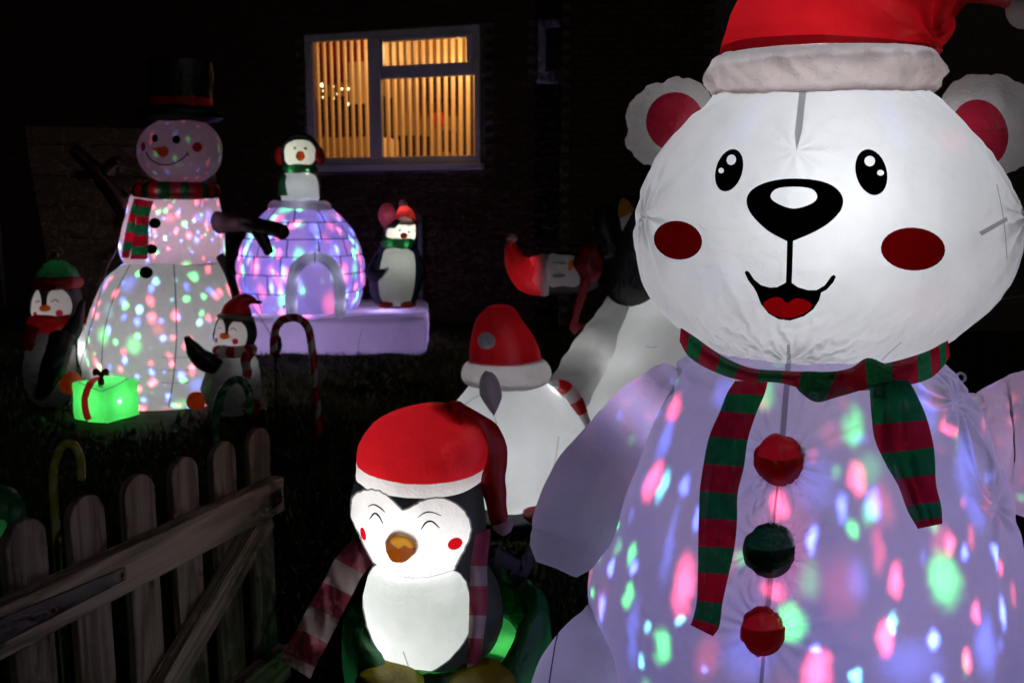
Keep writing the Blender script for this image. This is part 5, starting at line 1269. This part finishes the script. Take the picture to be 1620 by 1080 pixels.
# slab
z1s = .37
def slab_pts():
    x0, x1 = W(372, 560, 9.05).x, W(676, 560, 9.05).x
    bm = bmesh.new(); bmesh.ops.create_cube(bm, size=1); bmesh.ops.subdivide_edges(bm, edges=bm.edges[:], cuts=22, use_grid_fill=True)
    for v in bm.verts:
        c = v.co * 2
        r = Vector((c.x * (x1 - x0) / 2 * (1 + .01 * (1 - c.y ** 2)), c.y * 1.1 * (1 + .03 * (1 - c.x ** 2)), c.z * z1s / 2 * (1 + .10 * (1 - c.x ** 2) * (1 - c.y ** 2)))); v.co = r + Vector(((x0 + x1) / 2 - (.2 * (c.y + 1) / 2 if c.x > 0 else 0) * c.x, 10.15, z1s / 2))
    for _ in range(9): bmesh.ops.smooth_vert(bm, verts=bm.verts[:], factor=.5, use_axis_x=True, use_axis_y=True, use_axis_z=True)
    bm.verts.index_update(); v = [tuple(q.co) for q in bm.verts]; f = [[q.index for q in g.verts] for g in bm.faces]; bm.free(); return v, f
sb = Shell(slab_pts()); sb.crumple(.02, 3, seed=2); sb.crumple(.012, 8, seed=3)
sb.cut('seam', 'seam', stroke([(440, 507), (500, 506), (560, 502), (640, 497), (676, 495)], 1.2, 16)); sb.cut('seam', 'seam', stroke([(573, 520), (568, 540), (566, 560)], 1.0, 5)); sb.build('base_slab', 'white', ig)
# dome of blocks
DR = [(318, 446, 506), (330, 428, 522), (345, 412, 540), (365, 397, 556), (388, 386, 566), (412, 379.5, 573), (436, 378, 575), (460, 381, 572), (482, 388, 565), (500, 397, 556)]
DC, DU = [], []
for (y, a, b) in DR:
    p, q = W(a, y, IY), W(b, y, IY); DC.append((p + q) / 2); DU.append((q - p).length / 2)
DA = crom(np.hstack([np.array([tuple(c) for c in DC]), np.array(DU)[:, None]]), 200)
zs = DA[:, 2]
def dome(th, z, puff=0):
    i = int(np.clip(np.searchsorted(-zs, -z), 0, 199)); r = DA[i, 3] * (1 + puff)
    return (DA[i, 0] + r * math.cos(th), DA[i, 1] + .95 * r * math.sin(th), z)
zl = [W(480, y, IY - .9 * r_).z for y, r_ in ((352, .5), (379, .62), (407, .68), (436, .69), (466, .68))]
zl = [DA[0, 2]] + zl + [DA[-1, 2] + .001]
seamV, seamF = [], []
gap = .0075; doorpoly = smooth_poly([(452, 500), (453, 450), (459, 425), (473, 407), (496, 398.5), (518, 403), (534, 419), (543, 442), (546, 470), (546, 500)], 50)
def in_poly(px, py, P):
    c = False; j = len(P) - 1
    for i in range(len(P)):
        if (P[i][1] > py) != (P[j][1] > py) and px < (P[j][0] - P[i][0]) * (py - P[i][1]) / (P[j][1] - P[i][1]) + P[i][0]: c = not c
        j = i
    return c
def patch(t0, t1, z0, z1, nt_, nz_, puff):
    v = []
    for i in range(nz_ + 1):
        for j in range(nt_ + 1):
            u, w = j / nt_, i / nz_; pf = puff * (16 * u * (1 - u) * w * (1 - w)) ** .5
            v.append(dome(t0 + (t1 - t0) * u, z0 + (z1 - z0) * w, pf))
    n = nt_ + 1; f = [(i * n + j, i * n + j + 1, i * n + j + n + 1, i * n + j + n) for i in range(nz_) for j in range(nt_)]
    return v, f
NB = [9, 10, 12, 13, 13, 13]
for i in range(6):
    zt_, zb_ = zl[i], zl[i + 1]; n = NB[i]; offs = (.35 if i % 2 else -.15) + i * .07
    r = DA[int(np.clip(np.searchsorted(-zs, -(zt_ + zb_) / 2), 0, 199)), 3]
    for j in range(n):
        t0 = 2 * math.pi * (j + offs) / n; t1 = t0 + 2 * math.pi / n; ga = gap / r / 1.0
        v, f = patch(t0 + ga, t1 - ga, zt_ - gap * .7, zb_ + gap * .7, 10, 8, .022)
        keep = [q for q in f if not (in_poly(*proj(Vector(v[q[0]]))[:2], doorpoly) and v[q[0]][1] < IY)]
        if keep:
            used = sorted({k for q in keep for k in q}); mp_ = {k: e for e, k in enumerate(used)}
            part('block', [v[k] for k in used], [[mp_[k] for k in q] for q in keep], 'white', ig)
        for (a, b, c, d) in ((t0 - ga, t0 + ga, zt_, zb_), (t0 + ga, t1 - ga, zt_, zt_ - gap * .7), (t0 + ga, t1 - ga, zb_ + gap * .7, zb_)):
            v, f = patch(a, b, c, d, 6, 6, 0); f = [q for q in f if not (in_poly(*proj(Vector(v[q[0]]))[:2], doorpoly) and v[q[0]][1] < IY)]
            o = len(seamV); seamV += v; seamF += [tuple(k + o for k in q) for q in f]
part('seam_lines', seamV, seamF, 'seam_dark', ig)
# doorway: puffy arch round a door panel
def archY(px): return IY - .80
arc = [(461, 499), (461, 470), (462, 445), (468, 425), (481, 412), (498, 407), (516, 411), (529, 424), (536, 444), (538, 470), (538, 496)]
s = Shell(tube([W(x, y, IY - .92) for x, y in arc], .056, .12, n=26, m=70)); s.crumple(.008, 8, seed=3)
s.cut('seam', 'seam_dark', [(497, 396), (498.5, 396), (499, 420), (497.5, 420)]); s.build('door_arch', 'white', ig)
[lamp(ig, W(x, y, IY - .92), .26, (.62, .62, 1), .02) for x, y in ((461, 480), (463, 440), (498, 407), (534, 436), (538, 480))]  # small lamps added inside the arch tube to brighten it
dp = smooth_poly([(468, 500), (469, 445), (475, 428), (486, 419), (499, 416), (514, 420), (524, 430), (530, 446), (531, 500)], 45)
dpan = Shell((lambda A: (A[0], A[1]))(ribbon([(466, 412), (466, 440), (466, 470), (466, 499)], [(533, 412), (533, 440), (533, 470), (533, 496)], lambda px, py, u: IY - .86 + .05 * abs((px - 499) / 33) ** 2, m=40, k=30, thick=0)[:2]))
dpan.cut('door_knob', 'blackprint', ell(515, 460, 3.4, 5.2)); dpan.build('door', 'white', ig)
cl_ = Shell(tube([W(474 + 40 * math.cos(a), 328, IY + .26 * math.sin(a)) for a in np.linspace(0, 2 * math.pi, 40)], .075, .072, ref=(0, 0, 1), n=24, m=80, round0=False, round1=False)); cl_.crumple(.014, 7, seed=3); cl_.build('collar', 'white', ig)
iv = [(5.6, .0, .42, 9, 3.3, (1, 1, .38)), (4.2, .0, .38, 9, 8.1, (1, 1, .35)), (3.4, .0, .5, 3, 5.1, (1, 1, .5))]
spot_lamp(ig, W(480, 440, IY - .1), 19, ((.20, .17, 1.05), (.42, .24, .95)), voro=iv)
lamp(ig, (W(500, 530, 9.8).x, 9.7, .18), 7, (.6, .42, 1), .03); lamp(ig, (W(610, 530, 9.8).x, 9.8, .18), 6.5, (.56, .38, 1), .03); lamp(ig, (W(420, 530, 9.8).x, 9.7, .18), 6.5, (.68, .46, 1), .03)
lamp(ig, W(474, 328, IY - .26), 1.0, (.75, .65, .9), .02)

# --- penguin on the igloo top
TY = 10.1
tp = thing('penguin_inflatable', 'small inflatable penguin with red earmuffs and green scarf on top of the igloo', 'inflatable', W(474, 320, TY), 'penguins on the igloo')
b = Shell(rows([(268, 452, 496), (280, 444, 504), (296, 441, 507), (312, 442, 506), (322, 448, 500)], TY, .9, n=60, m=40)); b.crumple(.012, 6, seed=2)
b.cut('belly', 'white_small', smooth_poly([(452, 274), (474, 272), (496, 276), (503, 288), (504.5, 305), (503, 320), (474, 321), (447, 320), (446, 300), (449, 284)], 40)); b.build('body', 'black', tp)
h = Shell(rows(ell_rows(474, 244, 30, 30.5, 14), TY, .92, n=60, m=44)); h.crumple(.008, 7, seed=3)
h.drop(ell(475, 247, 5.5, 6, n=10)); h.cut('eye', 'blackprint', ell(466, 234.5, 2.2, 1.9)); h.cut('eye', 'blackprint', ell(483.5, 235, 2.2, 1.9)); h.cut('face', 'white_small', smooth_poly([(450, 246), (451, 232), (460, 224), (474, 221), (489, 224), (498, 234), (499, 248), (494, 259), (474, 262), (455, 260)], 40)); h.build('head', 'black', tp)
p = W(475, 247, TY - .21); part('beak', *loft([p, p + Vector((0, -.04, -.004)), p + Vector((-.01, -.09, -.012))], [(.05, 0, 0), (.034, 0, 0), (.004, 0, 0)], [(0, 0, .055), (0, 0, .035), (0, 0, .004)], 14, 8, cap0=False), 'orange', tp)
for x in (443, 506): part('earmuff', *ellipsoid(W(x, 247, TY - .03), (.055, .09, .10), 22, 14), 'red', tp)
part('earmuff_band', *tube([W(474 + 31 * math.cos(a), 245 - 33 * math.sin(a), TY) for a in np.linspace(0, math.pi, 20)], .02, .03, n=10, m=30), 'black', tp)
s = Shell(rows([(260, 456, 492), (264, 448, 500), (269, 447, 501), (275, 452, 498), (278, 458, 490)], TY - .02, .98, n=50, m=20)); s.crumple(.012, 10, seed=2); s.build('scarf', 'green', tp)
v, f, mi = ribbon([(443, 274), (441, 290), (440, 310)], [(453, 276), (452, 292), (455, 309)], lambda px, py, u: TY - .26, m=16, k=4, thick=0, bulge=.02, wave=.04); part('scarf_tail', v, f, 'green', tp)
lamp(tp, W(470, 247, TY - .02), 2.0, (1, 1, .82), .02); lamp(tp, W(474, 298, TY), 1.7, (.92, .95, 1), .02); lamp(tp, W(461, 270, TY - .165), .16, (1, 1, .9), .01); lamp(tp, W(487, 270, TY - .165), .08, (1, 1, .9), .01); lamp(tp, W(442, 247, TY - .04), .05, (1, .8, .7), .01)  # the two scarf lamps are added to brighten that shell
# --- penguin standing on the slab
KY = 9.75
kp = thing('penguin_inflatable', 'small inflatable penguin in a pink and red hat standing on the igloo base, right', 'inflatable', W(630, 486, KY), 'penguins on the igloo')
b = Shell(rows([(382, 606, 654), (395, 596, 662), (415, 588, 666), (440, 585, 667), (465, 587, 663), (480, 596, 656), (486, 606, 646)], KY, .9, n=60, m=50)); b.crumple(.012, 6, seed=2)
b.cut('belly', 'white_small', smooth_poly([(610, 394), (630, 392), (652, 397), (657, 415), (657, 440), (653, 465), (645, 482), (620, 484), (604, 475), (599, 455), (600, 430), (604, 410)], 44)); b.build('body', 'navy_black', kp)
h = Shell(rows([(344, 628, 650), (348, 616, 657), (356, 608, 660), (368, 608, 660), (378, 614, 656), (384, 624, 648)], KY, .95, n=60, m=40))
h.drop(ell(639, 373, 4.5, 3.5, n=10)); h.cut('eye', 'blackprint', ell(632.5, 364.5, 1.9, 1.8)); h.cut('eye', 'blackprint', ell(646.5, 367, 1.7, 1.6)); h.cut('face', 'white_small', [smooth_poly([(613, 378), (613, 362), (626, 360), (640, 342), (656, 354), (657.5, 370), (655, 379), (634, 381)], 32)]); h.build('head', 'black', kp)
s = Shell(tube([W(641, 356, KY), W(640, 345, KY), W(638, 332, KY), W(637, 326, KY)], [.128, .12, .07, .03], [.165, .14, .07, .03], n=36, m=24, round0=False)); s.crumple(.012, 9, seed=2)
s.cut('hat_panel', 'white_small', smooth_poly([(625, 372), (626, 352), (633, 345), (641, 343), (650, 347), (657, 356), (658, 372)], 30)); s.build('hat', 'red_bright', kp)
s = Shell(ellipsoid(W(613, 342, KY - .1), (.098, .05, .135), 26, 16)); s.crumple(.01, 10, seed=2); s.build('hat_flap', 'pink', kp)
part('pompom', *ellipsoid(W(637.5, 322, KY), (.045, .045, .04), 16, 10), 'white_small', kp)
p = W(639, 373, KY - .20); part('beak', *loft([p, p + Vector((0, -.04, -.004)), p + Vector((.01, -.09, -.012))], [(.042, 0, 0), (.03, 0, 0), (.004, 0, 0)], [(0, 0, .032), (0, 0, .022), (0, 0, .004)], 14, 8, cap0=False), 'orange', kp)
s = Shell(rows([(376, 612, 650), (380, 604, 656), (387, 602, 657), (393, 606, 655), (397, 614, 648)], KY - .02, .98, n=50, m=20)); s.crumple(.014, 10, seed=2); s.build('scarf', 'green', kp)
s = Shell(tube([W(601, 405, KY - .12), W(590, 430, KY - .14), W(596, 436, KY - .2), W(614, 425, KY - .22)], [.05, .075, .06, .02], [.04, .05, .04, .015], n=22, m=26)); s.build('wing', 'navy_black', kp)
part('wing', *tube([W(660, 405, KY), W(666, 430, KY - .03), W(664, 450, KY - .04)], [.04, .05, .02], [.03, .04, .02], n=18, m=18), 'navy_black', kp)
for x in (610, 646): part('foot', *ellipsoid(W(x, 482, KY - .2), (.085, .11, .035), 22, 12), 'orange_red', kp)
lamp(kp, W(636, 364, KY - .03), 2.4, (1, 1, .85), .02); lamp(kp, W(630, 415, KY - .02), 1.6, (.95, 1, .88), .02); lamp(kp, W(618, 387, KY - .165), .10, (1, 1, .9), .01); lamp(kp, W(642, 387, KY - .165), .10, (1, 1, .9), .01); lamp(kp, W(639, 335, KY), .45, (1, 1, .9), .02); lamp(kp, W(614, 342, KY - .1), .10, (1, .85, .95), .02); lamp(kp, W(625, 482, KY - .02), .12, (1, .9, .8), .02)  # hat lamp added because the head shell blocks light from below
